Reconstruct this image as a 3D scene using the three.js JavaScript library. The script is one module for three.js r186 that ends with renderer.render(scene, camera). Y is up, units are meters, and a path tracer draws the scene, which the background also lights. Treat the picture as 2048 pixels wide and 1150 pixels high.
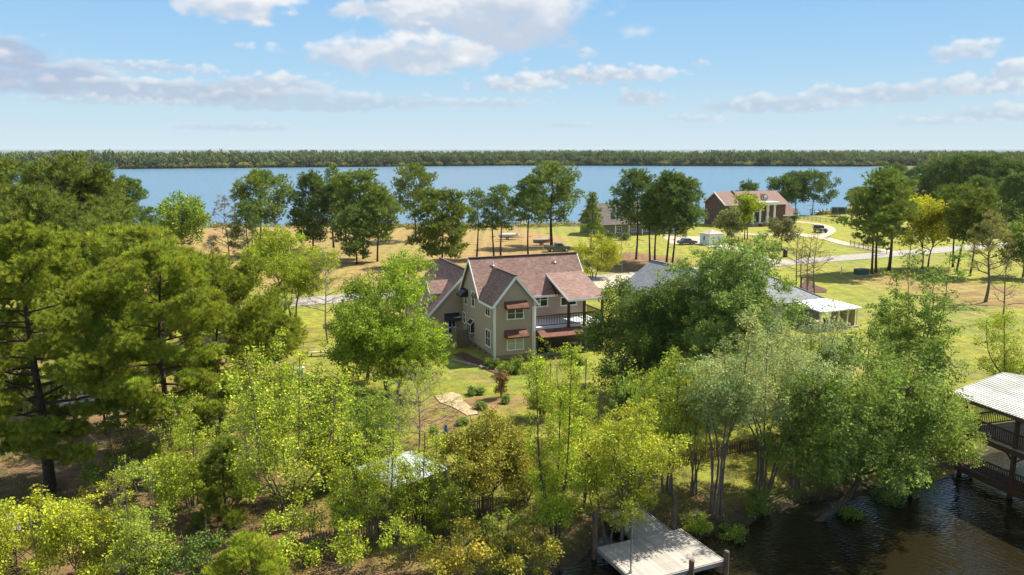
import * as THREE from 'three';
import { mergeGeometries } from 'three/addons/utils/BufferGeometryUtils.js';

// ---------------------------------------------------------------- camera, sky, sun, exposure
const scene = new THREE.Scene();
const camera = new THREE.PerspectiveCamera(39.69, 2048 / 1150, 0.5, 9000);
camera.position.set(0, 22, 0);
camera.rotation.x = THREE.MathUtils.degToRad(-9.8);
const renderer = new THREE.WebGLRenderer({ antialias: true });
renderer.toneMapping = THREE.LinearToneMapping;
renderer.toneMappingExposure = 2.15;
renderer.shadowMap.enabled = true;
const sun = new THREE.DirectionalLight(new THREE.Color(1, 0.94, 0.84), 5);
const SUN_DIR = new THREE.Vector3(0.557, 0.766, -0.321);
sun.position.copy(SUN_DIR).multiplyScalar(400).add(new THREE.Vector3(0, 0, -120));
sun.target.position.set(0, 0, -120);
sun.castShadow = true;
sun.shadow.radius = 1;
sun.shadow.mapSize.set(4096, 4096);
Object.assign(sun.shadow.camera, { left: -180, right: 180, top: 180, bottom: -180, near: 1, far: 900 });
scene.add(sun, sun.target);

// ---------------------------------------------------------------- random numbers and noise
const rngOf = (seed) => () => { seed = (seed + 0x6d2b79f5) | 0; let t = Math.imul(seed ^ (seed >>> 15), 1 | seed); t = (t + Math.imul(t ^ (t >>> 7), 61 | t)) ^ t; return ((t ^ (t >>> 14)) >>> 0) / 4294967296; };
const clamp = (x, a = 0, b = 1) => Math.min(b, Math.max(a, x)), lerp = (a, b, t) => a + (b - a) * t;
const smooth = (a, b, x) => { const t = clamp((x - a) / (b - a)); return t * t * (3 - 2 * t); };
const hash2 = (x, y, s = 0) => { let h = Math.imul(x, 374761393) + Math.imul(y, 668265263) + Math.imul(s, 974711) | 0; h = Math.imul(h ^ (h >>> 13), 1274126177); return ((h ^ (h >>> 16)) >>> 0) / 4294967296; };
function noise(x, y, per = 0, s = 0) {
  const xi = Math.floor(x), yi = Math.floor(y), fx = x - xi, fy = y - yi, w = per ? (k) => ((k % per) + per) % per : (k) => k;
  const u = fx * fx * (3 - 2 * fx), v = fy * fy * (3 - 2 * fy);
  return lerp(lerp(hash2(w(xi), w(yi), s), hash2(w(xi + 1), w(yi), s), u), lerp(hash2(w(xi), w(yi + 1), s), hash2(w(xi + 1), w(yi + 1), s), u), v);
}
const fbm = (x, y, o = 4, per = 0, s = 0) => { let a = 0, k = 0.5, t = 0; for (let i = 0; i < o; i++) { a += k * noise(x, y, per, s + i); t += k; x *= 2; y *= 2; per *= 2; k *= 0.5; } return a / t; };

// ---------------------------------------------------------------- the sky: clear air with fair-weather clouds, all the way round
{
  const W = 4096, H = 2048, data = new Float32Array(W * H * 4), D = Math.PI / 180, gain = 1 / 2.15;
  const stops = [[-90, 0.35, 0.42, 0.40], [-3, 0.45, 0.54, 0.58], [0, 0.68, 0.81, 0.87], [3, 0.55, 0.75, 0.89], [6, 0.41, 0.67, 0.91], [10, 0.31, 0.58, 0.91], [20, 0.22, 0.48, 0.88], [45, 0.14, 0.36, 0.78], [90, 0.09, 0.27, 0.66]];
  for (let r = 0; r < H; r++) {
    const e = ((r + 0.5) / H - 0.5) * 180;
    let k = 0; while (k < stops.length - 2 && e > stops[k + 1][0]) k++;
    const t = clamp((e - stops[k][0]) / (stops[k + 1][0] - stops[k][0])), c = [1, 2, 3].map((i) => lerp(stops[k][i], stops[k + 1][i], t) * gain);
    for (let x = 0; x < W; x++) { const o = (r * W + x) * 4; data[o] = c[0]; data[o + 1] = c[1]; data[o + 2] = c[2]; data[o + 3] = 1; }
  }
  // azimuth, elevation, half width, half height (degrees), grey share, thickness
  const clouds = [
    [-108.15, 9.13, 4.32, 1.22, 0.1, 1], [-101.35, 9.16, 1.44, 0.86, 0.05, 0.7], [-91.17, 8.57, 9.42, 2.88, 0.45, 1.3], [-97.66, 9.52, 3.96, 1.22, 0.1, 1], [-97.33, 6.35, 7.91, 1.51, 0.25, 1], [-83.54, 5.14, 5.57, 0.72, 0.35, 0.95], [-89.62, 4.50, 3.78, 0.65, 0.3, 0.9],
    [-80.93, 3.54, 2.23, 0.72, 0.25, 0.8], [-61.10, 5.88, 2.16, 0.79, 0.25, 0.8], [-58.41, 4.72, 1.62, 0.79, 0.15, 0.9], [-71.82, 2.95, 5.75, 0.72, 0.5, 0.75], [-65.48, 3.51, 5.40, 0.76, 0.4, 0.8], [-60.00, 3.81, 4.32, 0.65, 0.35, 0.8],
    [-121.70, 5.68, 3.06, 1.22, 1.3, 1.1], [-120.42, 4.43, 5.40, 1.58, 1.2, 1.05], [-114.05, 5.18, 5.40, 0.40, 0.4, 0.7], [-112.98, 3.74, 10.07, 1.01, 0.8, 0.95], [-106.29, 4.38, 4.32, 0.79, 0.45, 0.85], [-103.90, 3.25, 10.79, 0.86, 0.75, 0.6], [-116.49, 3.05, 5.40, 0.36, 0.4, 0.55],
    [-58.30, 2.18, 3.96, 0.72, 0.45, 0.65], [-77.32, 2.09, 2.16, 0.32, 0.3, 0.5], [-108.52, 1.48, 4.68, 0.32, 0.7, 0.45], [-92.25, 3.21, 5.40, 0.36, 0.5, 0.45], [-62.52, 1.75, 3.42, 0.32, 0.3, 0.5], [-84.94, 6.61, 0.65, 0.29, 0.3, 0.5], [-77.13, 5.76, 0.79, 0.25, 0.2, 0.5], [-107.91, 6.73, 0.72, 0.25, 0.2, 0.5], [-85.92, 1.73, 2.16, 0.22, 0.5, 0.35],
  ];
  const r = rngOf(77);
  for (let k = 0; k < 260; k++) {                                   // the same fair weather outside the picture
    const az = r() * 360 - 180, el = 1.5 + Math.pow(r(), 1.5) * 62, w = (1.5 + 7 * r() * r()) * (0.7 + el / 18);
    if (Math.abs(az + 90) < 40 && el < 13) continue;
    clouds.push([az, el, w, w * (0.16 + 0.12 * r()) * (0.8 + el / 30), 0.2 + 0.5 * r(), 0.55 + 0.45 * r()]);
  }
  clouds.forEach(([az, el, hw, hh, grey, thick], n) => {
    const sx = hw / Math.cos(el * D), x0 = Math.floor((az - sx * 1.35 + 180) / 360 * W), x1 = Math.ceil((az + sx * 1.35 + 180) / 360 * W), y0 = Math.max(0, Math.floor((el - hh * 1.5 + 90) / 180 * H)), y1 = Math.min(H - 1, Math.ceil((el + hh * 1.5 + 90) / 180 * H));
    const asp = Math.max(1, hw / hh * 0.5), f = 2.1, off = n * 17.3;
    for (let y = y0; y <= y1; y++) for (let x = x0; x <= x1; x++) {
      const X = ((x + 0.5) / W * 360 - 180 - az) / sx, Y = ((y + 0.5) / H * 180 - 90 - el) / hh;
      const billow = fbm(X * asp * f + off, Y * f + off, 6, 0, n), big = fbm(X * asp * 0.9 + off + 40, Y * 0.5, 2, 0, n + 9);
      const topEdge = 1.15 * (0.35 + big * 0.95), yy = Y > 0 ? Y / topEdge : Y * 1.25;
      const d = 1.18 - X * X - yy * yy + (billow - 0.52) * 2.2;
      if (d <= 0) continue;
      const o = (y * W + ((x + W) % W)) * 4, a = smooth(0, 0.75, d) * clamp(thick) * (1 - 0.35 * smooth(0.3, 1.2, Math.abs(X)));
      const lit = clamp(0.42 + 0.55 * Y / Math.max(0.5, topEdge) + (billow - 0.5) * 2.2 + 0.25 * X - 0.35 * smooth(0.2, 1.1, d) * grey * 2 - 0.12 * grey), near = smooth(0, 9, el);
      const dark = [lerp(0.62, 0.50, grey), lerp(0.70, 0.59, grey), lerp(0.81, 0.75, grey)], white = [0.96, 0.96, 0.96];
      for (let c = 0; c < 3; c++) { const col = lerp(dark[c], white[c], lit) * lerp(0.92, 1, near) * gain; data[o + c] = lerp(data[o + c], col, a * lerp(0.75, 0.97, near)); }
    }
  });
  const t = new THREE.DataTexture(data, W, H, THREE.RGBAFormat, THREE.FloatType);
  t.mapping = THREE.EquirectangularReflectionMapping; t.magFilter = THREE.LinearFilter; t.needsUpdate = true;
  scene.background = t; scene.environment = t;
}

// ---------------------------------------------------------------- textures and materials
function tex(size, fn, srgb = true) {
  const d = new Uint8Array(size * size * 4);
  for (let y = 0; y < size; y++) for (let x = 0; x < size; x++) {
    const c = fn(x / size, y / size, x, y), o = (y * size + x) * 4;
    for (let k = 0; k < 3; k++) d[o + k] = clamp(Array.isArray(c) ? c[k] : c) * 255; d[o + 3] = 255;
  }
  const t = new THREE.DataTexture(d, size, size);
  t.wrapS = t.wrapT = THREE.RepeatWrapping; t.magFilter = THREE.LinearFilter; t.minFilter = THREE.LinearMipmapLinearFilter; t.generateMipmaps = true;
  if (srgb) t.colorSpace = THREE.SRGBColorSpace; t.needsUpdate = true;
  return t;
}
const rep = (t, x, y = x) => { const c = t.clone(); c.repeat.set(x, y); c.needsUpdate = true; return c; };
const grain = tex(512, (u, v, x, y) => { const a = fbm(u * 8, v * 8, 6, 8), b = hash2(x, y, 3), c = noise(u * 64, v * 64, 64, 5); const k = 0.87 + 0.40 * (a - 0.5) + 0.14 * (b - 0.5) + 0.18 * (c - 0.5); return [k * 1.02, k, k * 0.94]; });
const grainBump = tex(512, (u, v, x, y) => 0.5 * fbm(u * 32, v * 32, 4, 32, 7) + 0.5 * hash2(x, y, 8), false);
const shingleTex = (base, seed) => tex(512, (u, v, x, y) => {
  const row = Math.floor(v * 28), tab = Math.floor((u + (row % 2) * 0.043 + hash2(row, 1, seed) * 0.1) * 12), n = hash2(tab % 12, row, seed), edge = (v * 28) % 1 < 0.14 ? 0.72 : 1, k = (0.88 + 0.24 * n + 0.10 * (hash2(x, y, seed) - 0.5) + 0.16 * (fbm(u * 4, v * 4, 3, 4, seed) - 0.5)) * edge;
  return base.map((c, i) => c * k * (i === 0 ? 1 + 0.03 * hash2(tab, row, seed + 5) : 1));
});
const shingleBump = tex(256, (u, v) => ((v * 28) % 1) * 0.8 + 0.2 * noise(u * 64, v * 64, 64), false);
const streak = tex(256, (u, v) => { const k = 0.75 + 0.3 * fbm(u * 32, v * 3, 4, 0, 2) + 0.1 * (fbm(u * 4, v * 4, 3, 4, 4) - 0.5); return [k, k * 0.985, k * 0.96]; });
const barkTex = tex(256, (u, v) => { const k = 0.45 + 0.6 * fbm(u * 12, v * 5, 4, 0, 11); return [k, k * 0.95, k * 0.9]; });
const barkBump = tex(256, (u, v) => fbm(u * 24, v * 8, 4, 0, 12), false);
const ripple = (f, seed) => tex(1024, (u, v) => { let a = 0; const w = 0.22 * fbm(u * 4, v * 4, 3, 4, seed) ; a += 0.5 + 0.5 * Math.sin((u * 2 + v * f + w * 6) * 2 * Math.PI); a *= 0.32; return a + 0.45 * fbm(u * f * 0.6 | 0 ? u * 12 : u * 8, v * 20, 4, 0, seed + 1) + 0.23 * fbm(u * 32, v * 64, 3, 0, seed + 2); }, false);
const lin = (r, g, b) => new THREE.Color().setRGB(r, g, b);
const mat = (r, g, b, o = {}) => new THREE.MeshStandardMaterial({ color: lin(r, g, b), roughness: 0.8, ...o });
const phys = (r, g, b, o = {}) => new THREE.MeshPhysicalMaterial({ color: lin(r, g, b), roughness: 0.8, ...o });
const rough = rep(grain, 0.5);
const M = {
  siding: mat(0.40, 0.312, 0.225, { roughness: 0.7 }),
  trim: mat(0.78, 0.78, 0.76, { roughness: 0.5 }),
  foundation: mat(0.30, 0.22, 0.16, { map: rough }),
  roofBrown: mat(1, 1, 1, { roughness: 0.95, map: rep(shingleTex([0.505, 0.405, 0.36], 1), 0.25), bumpMap: rep(shingleBump, 0.25), bumpScale: 0.012 }),
  roofGrey: mat(1, 1, 1, { roughness: 0.95, map: rep(shingleTex([0.47, 0.485, 0.49], 2), 0.25), bumpMap: rep(shingleBump, 0.25), bumpScale: 0.012 }),
  ridgeCap: mat(0.085, 0.05, 0.04, { roughness: 0.95 }),
  greyCap: mat(0.12, 0.13, 0.14, { roughness: 0.95 }),
  glass: phys(0.018, 0.022, 0.026, { roughness: 0.04, ior: 1.5, specularIntensity: 1 }),
  glassBlind: phys(0.36, 0.40, 0.34, { roughness: 0.35, clearcoat: 1, clearcoatRoughness: 0.05 }),
  glassCurtain: phys(0.09, 0.095, 0.08, { roughness: 0.3, clearcoat: 1, clearcoatRoughness: 0.05 }),
  awning: mat(0.17, 0.062, 0.036, { roughness: 0.85, map: rough }),
  darkWood: mat(0.028, 0.014, 0.010, { roughness: 0.6 }),
  redWood: mat(0.105, 0.052, 0.029, { roughness: 0.75, map: rep(streak, 1) }),
  oldWood: mat(0.20, 0.15, 0.105, { roughness: 0.9, map: rep(streak, 1) }),
  greyWood: mat(0.44, 0.405, 0.36, { roughness: 0.85, map: rep(streak, 1) }),
  greyWoodB: mat(0.39, 0.36, 0.32, { roughness: 0.85, map: rep(streak, 1) }),
  greyWoodC: mat(0.49, 0.45, 0.40, { roughness: 0.85, map: rep(streak, 1) }),
  piling: mat(0.20, 0.15, 0.105, { roughness: 0.9, map: rep(barkTex, 1) }),
  metalRoof: mat(0.70, 0.71, 0.72, { roughness: 0.45, map: rep(grain, 0.2) }),
  metalRoofBlue: mat(0.40, 0.49, 0.53, { roughness: 0.55, map: rep(grain, 0.3) }),
  steel: mat(0.35, 0.38, 0.40, { roughness: 0.35, metalness: 0.8 }),
  whiteMetal: mat(0.60, 0.63, 0.65, { roughness: 0.45 }),
  brick: mat(0.17, 0.092, 0.072, { roughness: 0.9, map: rough, bumpMap: rep(grainBump, 2), bumpScale: 0.01 }),
  yellowWall: mat(0.50, 0.42, 0.16, { roughness: 0.7 }),
  greySiding: mat(0.30, 0.31, 0.31, { roughness: 0.75, map: rough }),
  whiteSiding: mat(0.76, 0.79, 0.80, { roughness: 0.6 }),
  concrete: mat(0.50, 0.44, 0.36, { roughness: 0.95, map: rep(grain, 0.3), bumpMap: rep(grainBump, 1), bumpScale: 0.01 }),
  asphalt: mat(0.36, 0.335, 0.32, { roughness: 0.95, map: rep(grain, 0.4), bumpMap: rep(grainBump, 1), bumpScale: 0.01 }),
  sandPath: mat(0.52, 0.41, 0.27, { roughness: 1, map: rep(grain, 0.6), bumpMap: rep(grainBump, 1.5), bumpScale: 0.03 }),
  mulch: mat(0.23, 0.115, 0.06, { roughness: 1, map: rep(grain, 0.8), bumpMap: rep(grainBump, 2), bumpScale: 0.05 }),
  mulchDark: mat(0.13, 0.06, 0.038, { roughness: 1, map: rep(grain, 0.5), bumpMap: rep(grainBump, 1), bumpScale: 0.05 }),
  screen: mat(0.02, 0.018, 0.016, { roughness: 0.7 }),
  stone: mat(0.42, 0.39, 0.35, { roughness: 0.95, map: rough }),
  blackMetal: mat(0.012, 0.012, 0.013, { roughness: 0.5 }),
  rubber: mat(0.02, 0.02, 0.02, { roughness: 0.9 }),
  chrome: mat(0.6, 0.6, 0.6, { roughness: 0.25, metalness: 1 }),
  pineBark: mat(0.105, 0.075, 0.056, { roughness: 1, map: rep(barkTex, 0.7), bumpMap: rep(barkBump, 0.7), bumpScale: 0.06 }),
  greyBark: mat(0.235, 0.205, 0.175, { roughness: 1, map: rep(barkTex, 0.8), bumpMap: rep(barkBump, 0.8), bumpScale: 0.03 }),
  paleBark: mat(0.50, 0.46, 0.42, { roughness: 1, map: rep(barkTex, 1), bumpMap: rep(barkBump, 1), bumpScale: 0.02 }),
  darkBark: mat(0.13, 0.105, 0.085, { roughness: 1, map: rep(barkTex, 0.8), bumpMap: rep(barkBump, 0.8), bumpScale: 0.04 }),
  blueGlaze: phys(0.02, 0.07, 0.17, { roughness: 0.2, clearcoat: 1 }),
  greenBox: mat(0.03, 0.075, 0.06, { roughness: 0.6 }),
};
const leafMat = (through = 0.42) => phys(1, 1, 1, { vertexColors: true, roughness: 1, transmission: through, thickness: 0, side: THREE.DoubleSide, specularIntensity: 0.5 });
M.leaf = leafMat(0.32); M.needle = leafMat(0.28);

// ---------------------------------------------------------------- building helpers
const taken = {};
const numbered = (n) => { const k = (taken[n] = (taken[n] ?? -1) + 1); return k ? n + '_' + String(k).padStart(3, '0') : n; };
function tidy(g) {
  g = g.index ? g.toNonIndexed() : g;
  for (const k of Object.keys(g.attributes)) if (!['position', 'normal', 'uv'].includes(k)) g.deleteAttribute(k);
  if (!g.attributes.normal) g.computeVertexNormals();
  g.morphAttributes = {};
  return g;
}
function metres(g) {                                                // uv in metres from the face the triangle lies nearest to
  g = tidy(g);
  const p = g.attributes.position, uv = new Float32Array(p.count * 2), a = new THREE.Vector3(), b = new THREE.Vector3(), c = new THREE.Vector3(), n = new THREE.Vector3();
  for (let i = 0; i < p.count; i += 3) {
    a.fromBufferAttribute(p, i); b.fromBufferAttribute(p, i + 1); c.fromBufferAttribute(p, i + 2);
    n.subVectors(b, a).cross(c.clone().sub(a)); const ax = Math.abs(n.x), ay = Math.abs(n.y), az = Math.abs(n.z);
    for (let k = 0; k < 3; k++) { const v = k === 0 ? a : k === 1 ? b : c; uv.set(ay >= ax && ay >= az ? [v.x, v.z] : ax > az ? [v.z, v.y] : [v.x, v.y], (i + k) * 2); }
  }
  g.setAttribute('uv', new THREE.BufferAttribute(uv, 2));
  return g;
}
const join = (gs) => (Array.isArray(gs) ? (gs.length === 1 ? gs[0] : mergeGeometries(gs)) : gs);
function obj(name, gs, m, parent = scene) {
  const o = new THREE.Mesh(join(gs), m);
  o.name = parent === scene ? numbered(name) : name; o.castShadow = o.receiveShadow = true; parent.add(o);
  return o;
}
function tag(o, label, category, group, kind) { if (label) o.userData.label = label; if (category) o.userData.category = category; if (group) o.userData.group = group; if (kind) o.userData.kind = kind; return o; }
function thing(name, label, category, [x, y, z] = [0, 0, 0], turn = 0, group) {
  const o = new THREE.Group(); o.name = numbered(name); o.position.set(x, y, z); o.rotation.y = turn; scene.add(o);
  return tag(o, label, category, group);
}
const structure = (name, gs, m, label) => tag(obj(name, gs, m), label, undefined, undefined, 'structure');
const box = (w, h, d, x = 0, y = 0, z = 0, ry = 0, rx = 0, rz = 0) => { const g = new THREE.BoxGeometry(w, h, d); const q = metres(g); if (rx) q.rotateX(rx); if (rz) q.rotateZ(rz); if (ry) q.rotateY(ry); return q.translate(x, y, z); };
const cyl = (r0, r1, h, x, y, z, n = 10) => metres(new THREE.CylinderGeometry(r1, r0, h, n)).translate(x, y + h / 2, z);
const V = (x, y, z) => new THREE.Vector3(x, y, z);
function bar(a, b, w, h = w) {                                      // a square bar from a to b
  const d = b.clone().sub(a), L = d.length(), g = metres(new THREE.BoxGeometry(w, h, L));
  const m = new THREE.Matrix4().lookAt(b, a, Math.abs(d.y) > 0.95 * L ? V(1, 0, 0) : V(0, 1, 0));
  return g.applyMatrix4(m.setPosition(a.clone().add(b).multiplyScalar(0.5)));
}
function quads(list) {                                              // [[a, b, c, d], ...] counter-clockwise; u along ab, v along ad, in metres
  const p = [], uv = [];
  for (const [a, b, c, d] of list) {
    const ab = b.clone().sub(a), U = ab.clone().normalize(), W = d.clone().sub(a), Vd = W.clone().sub(U.clone().multiplyScalar(W.dot(U))).normalize(), at = (q) => { const r = q.clone().sub(a); return [r.dot(U), r.dot(Vd)]; };
    for (const q of [a, b, c, a, c, d]) { p.push(q.x, q.y, q.z); uv.push(...at(q)); }
  }
  const g = new THREE.BufferGeometry(); g.setAttribute('position', new THREE.Float32BufferAttribute(p, 3)); g.setAttribute('uv', new THREE.Float32BufferAttribute(uv, 2)); g.computeVertexNormals();
  return g;
}
function slab(a, b, c, d, t = 0.14) {                               // a roof plane with thickness: eave a-b, ridge d-c
  const n = b.clone().sub(a).cross(d.clone().sub(a)).normalize().multiplyScalar(-t), [e, f, g, h] = [a, b, c, d].map((q) => q.clone().add(n));
  return quads([[a, b, c, d], [f, e, h, g], [e, f, b, a], [f, g, c, b], [g, h, d, c], [h, e, a, d]]);
}
function prism(pts, depth) { const g = new THREE.ExtrudeGeometry(new THREE.Shape(pts.map((p) => new THREE.Vector2(p[0], p[1]))), { depth, bevelEnabled: false }); return metres(g); }
// lapped boards on a wall: range(y) gives the wall's extent along it, put(s, y, out) a point
function siding(y0, y1, range, put, step = 0.23) {
  const q = [];
  for (let y = y0; y < y1 - 0.01; y += step) {
    const t = Math.min(y1, y + step), [a, b] = range(y), [c, d] = range(t);
    if (b - a < 0.05) continue;
    q.push([put(a, y, 0.036), put(b, y, 0.036), put(d, t, 0.004), put(c, t, 0.004)]);
    q.push([put(a, y, 0.0), put(b, y, 0.0), put(b, y, 0.036), put(a, y, 0.036)]);
  }
  return metres(quads(q));
}
// a window: white frame (the part), panes and glazing bars (its sub-parts); it faces +z before it is turned
function windowUnit(parent, [x, y, z], w, h, turn, pane, cols = 2, rows = 2, name = 'window') {
  const f = 0.11, fr = obj(name, [box(w + 2 * f, f, 0.09, 0, h / 2 + f / 2, 0.03), box(w + 2 * f + 0.08, f, 0.13, 0, -h / 2 - f / 2, 0.05), box(f, h, 0.09, -w / 2 - f / 2, 0, 0.03), box(f, h, 0.09, w / 2 + f / 2, 0, 0.03)], M.trim, parent);
  fr.position.set(x, y, z); fr.rotation.y = turn;
  const bars = [], cw = w / cols, ch = h / rows;
  for (let i = 1; i < cols; i++) bars.push(box(cols > 2 ? 0.04 : 0.1, h, 0.06, -w / 2 + i * cw, 0, 0.03));
  for (let j = 1; j < rows; j++) bars.push(box(w, 0.05, 0.055, 0, -h / 2 + j * ch, 0.028));
  if (bars.length) obj('glazing_bar', bars, M.trim, fr);
  for (let i = 0; i < cols; i++) for (let j = 0; j < rows; j++) obj('pane', box(cw - 0.03, ch - 0.03, 0.02, -w / 2 + (i + 0.5) * cw, -h / 2 + (j + 0.5) * ch, 0.022), pane, fr);
  return fr;
}

// ---------------------------------------------------------------- terrain, water, roads
const STREET = THREE.MathUtils.degToRad(21.4), UX = Math.cos(STREET), UZ = -Math.sin(STREET), VX = Math.sin(STREET), VZ = Math.cos(STREET);
const COVE = [...[[2.64, -40.41], [4.34, -42.49], [6.12, -44.52], [8.45, -45.53], [10.91, -44.89], [13.22, -46.19], [15.81, -47.56], [18.88, -49.01], [21.81, -49.76], [25, -50.94], [28.5, -53.18], [31.68, -54.97]], [34, -56.5], [44, -60.5], [70, -70], [70, 60], [-4, 60], [-3, 0], [0, -28]];
const LAKE = [[-1500, -150], [-420, -180], [-260, -215], ...[[-82.8, -237.65], [-57.4, -237.65], [-30.3, -236.12], [-3.59, -237.65]], [48, -246], [80, -266], ...[[109.62, -283.71], [128.3, -307.45]], [168, -390], [240, -520], [330, -660], ...[[426.78, -813.47]], [470, -1000], [520, -1120], [300, -1180], ...[[-17.98, -1206.99]], [-250, -1130], ...[[-479.55, -984.84]], [-620, -900], [-900, -860], [-1500, -840]];
function polyDist(P, x, z) {                                        // distance to the outline, negative inside
  let d = 1e9, inside = false;
  for (let i = 0, j = P.length - 1; i < P.length; j = i++) {
    const [ax, az] = P[j], [bx, bz] = P[i], ex = bx - ax, ez = bz - az, t = clamp(((x - ax) * ex + (z - az) * ez) / (ex * ex + ez * ez)), dx = x - ax - ex * t, dz = z - az - ez * t;
    d = Math.min(d, dx * dx + dz * dz);
    if ((az > z) !== (bz > z) && x < (bx - ax) * (z - az) / (bz - az) + ax) inside = !inside;
  }
  return inside ? -Math.sqrt(d) : Math.sqrt(d);
}
const shore = (x, z) => {
  const w = (noise(x * 0.35, z * 0.35, 0, 21) - 0.5) * 1.6 + (noise(x * 1.1, z * 1.1, 0, 22) - 0.5) * 0.7;
  const c = x > -40 && x < 110 && z > -110 ? polyDist(COVE, x, z) + w : 1e9, l = z < -120 ? polyDist(LAKE, x, z) + w * 3 : 1e9;
  return [c, l];
};
function groundY(x, z) {
  const [c, l] = shore(x, z), far = smooth(-64, -44, z);
  const a = c < 0 ? Math.max(-3, -1 + c * 0.45) : Math.min(0, -1 + c * 0.26), b = l < 0 ? Math.max(-4, -1 + l * 0.12) : Math.min(0, -1 + l * 0.14);
  return Math.min(a, b) + ((noise(x * 0.12, z * 0.12, 0, 4) - 0.5) * 0.22 + (noise(x * 0.6, z * 0.6, 0, 5) - 0.5) * 0.07) * far;
}
const ZONES = {
  dry: [[-67.26, -125.03], [-91.06, -208.31], [-88.32, -236.56], [-29.23, -239.8], [2.38, -236.56], [13.28, -198.78], [14.05, -176.51], [5.89, -166.32], [-7.5, -160.13], [-17.51, -134.93], [-30.6, -125.03], [-45.7, -120.59]],
  litterLeft: [[-63.56, -68.36], [-45.78, -72.96], [-35.44, -68.36], [-29.23, -64.28], [-23.24, -58.41], [-15.69, -50.87], [-11.44, -47.02], [-7.75, -43.68], [-3.46, -41.31], [-0.37, -39.16], [-0.49, -29.01], [-30.93, -29.01]],
  litterLeftFar: [[-81.48, -88.7], [-57.64, -99.27], [-39.64, -102.3], [-25.92, -95.04], [-20.4, -82.1], [-22.51, -74.63], [-27.51, -69.83], [-39.13, -72.96], [-63.56, -68.36]],
  pineMid: [[16.24, -154.39], [22.09, -169.58], [28.81, -171.27], [35.09, -160.13], [35.7, -149.68], [27.87, -143.42], [18.76, -143.42]],
  pineRight: [[59.15, -137.65], [69.76, -143.42], [75.17, -134.93], [81.6, -125.03], [77.18, -102.3], [68.83, -104.86], [65.16, -116.44], [61.34, -127.37]],
  garden: [[-9.01, -64.28], [-7.32, -68.36], [-5.42, -69.83], [-1.57, -70.74], [1.18, -69.83], [0.93, -67.5], [-1.68, -65.85], [-3.5, -63.52], [-5.07, -59.72], [-6.64, -57.88], [-8.26, -60.06]],
  bank: [[-0.64, -39.16], [0.78, -44.96], [3.33, -47.02], [8.6, -48.49], [15.42, -50.87], [23.95, -53.47], [28.56, -53.47], [26.07, -48.49], [-0.49, -29.01]],
};
const LAWN = [0.285, 0.29, 0.02], LUSH = [0.19, 0.26, 0.018], STRAW = [0.34, 0.245, 0.075], FIELD = [0.40, 0.235, 0.10], LITTER = [0.215, 0.125, 0.062], NEEDLE = [0.23, 0.115, 0.055], MUD = [0.075, 0.055, 0.03], BANK = [0.20, 0.17, 0.055];
const inZone = (P, x, z, soft) => 1 - smooth(-soft, soft, polyDist(P, x, z));
const mix3 = (a, b, t) => [lerp(a[0], b[0], t), lerp(a[1], b[1], t), lerp(a[2], b[2], t)];
function groundColor(x, z) {
  const n1 = fbm(x * 0.05, z * 0.05, 4, 0, 31), n2 = fbm(x * 0.35, z * 0.35, 4, 0, 32), n3 = fbm(x * 1.4, z * 1.4, 3, 0, 33), jx = x + (n2 - 0.5) * 7, jz = z + (fbm(x * 0.3 + 50, z * 0.3, 3, 0, 34) - 0.5) * 7;
  let c = mix3(LAWN, LUSH, smooth(0.45, 0.7, n1 * 0.6 + n2 * 0.4));
  c = mix3(c, STRAW, smooth(0.52, 0.72, n2 * 0.7 + n1 * 0.3) * 0.6);
  const put = (zone, col, soft, k) => { const w = inZone(ZONES[zone], jx, jz, soft) * k; if (w > 0.003) c = mix3(c, col, w); };
  if (z < -110) {
    put('dry', mix3(mix3(FIELD, STRAW, smooth(0.4, 0.6, n2)), mix3([0.24, 0.16, 0.075], [0.26, 0.25, 0.04], smooth(0.4, 0.6, n1)), smooth(0.48, 0.66, n3 * 0.6 + n1 * 0.4) * 0.75), 4, 0.95);
    put('pineMid', NEEDLE, 2.5, 0.9); put('pineRight', mix3(NEEDLE, STRAW, smooth(0.35, 0.6, n2)), 4, 0.85); 
    const l = shore(x, z)[1]; if (l < 14) c = mix3(c, [0.16, 0.12, 0.05], smooth(14, 2, l) * 0.7);
  } else {
    put('litterLeft', mix3(LITTER, mix3(NEEDLE, STRAW, n3), smooth(0.4, 0.62, n2)), 3, 0.95); put('litterLeftFar', mix3(LITTER, LAWN, smooth(0.45, 0.6, n2)), 3, 0.85);
    put('garden', mix3([0.29, 0.165, 0.085], LAWN, smooth(0.5, 0.68, n3) * 0.7), 1, 0.95); put('bank', mix3(mix3(BANK, LITTER, smooth(0.42, 0.6, n3)), LUSH, smooth(0.5, 0.66, n2)), 2, 0.9);
    const d = shore(x, z)[0]; if (d < 3.2) c = mix3(c, MUD, smooth(2.4, 0.4, d));
  }
  const k = 0.78 + 0.30 * n3 + 0.14 * noise(x * 4.3, z * 4.3, 0, 39);
  return c.map((q) => q * k);
}
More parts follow.
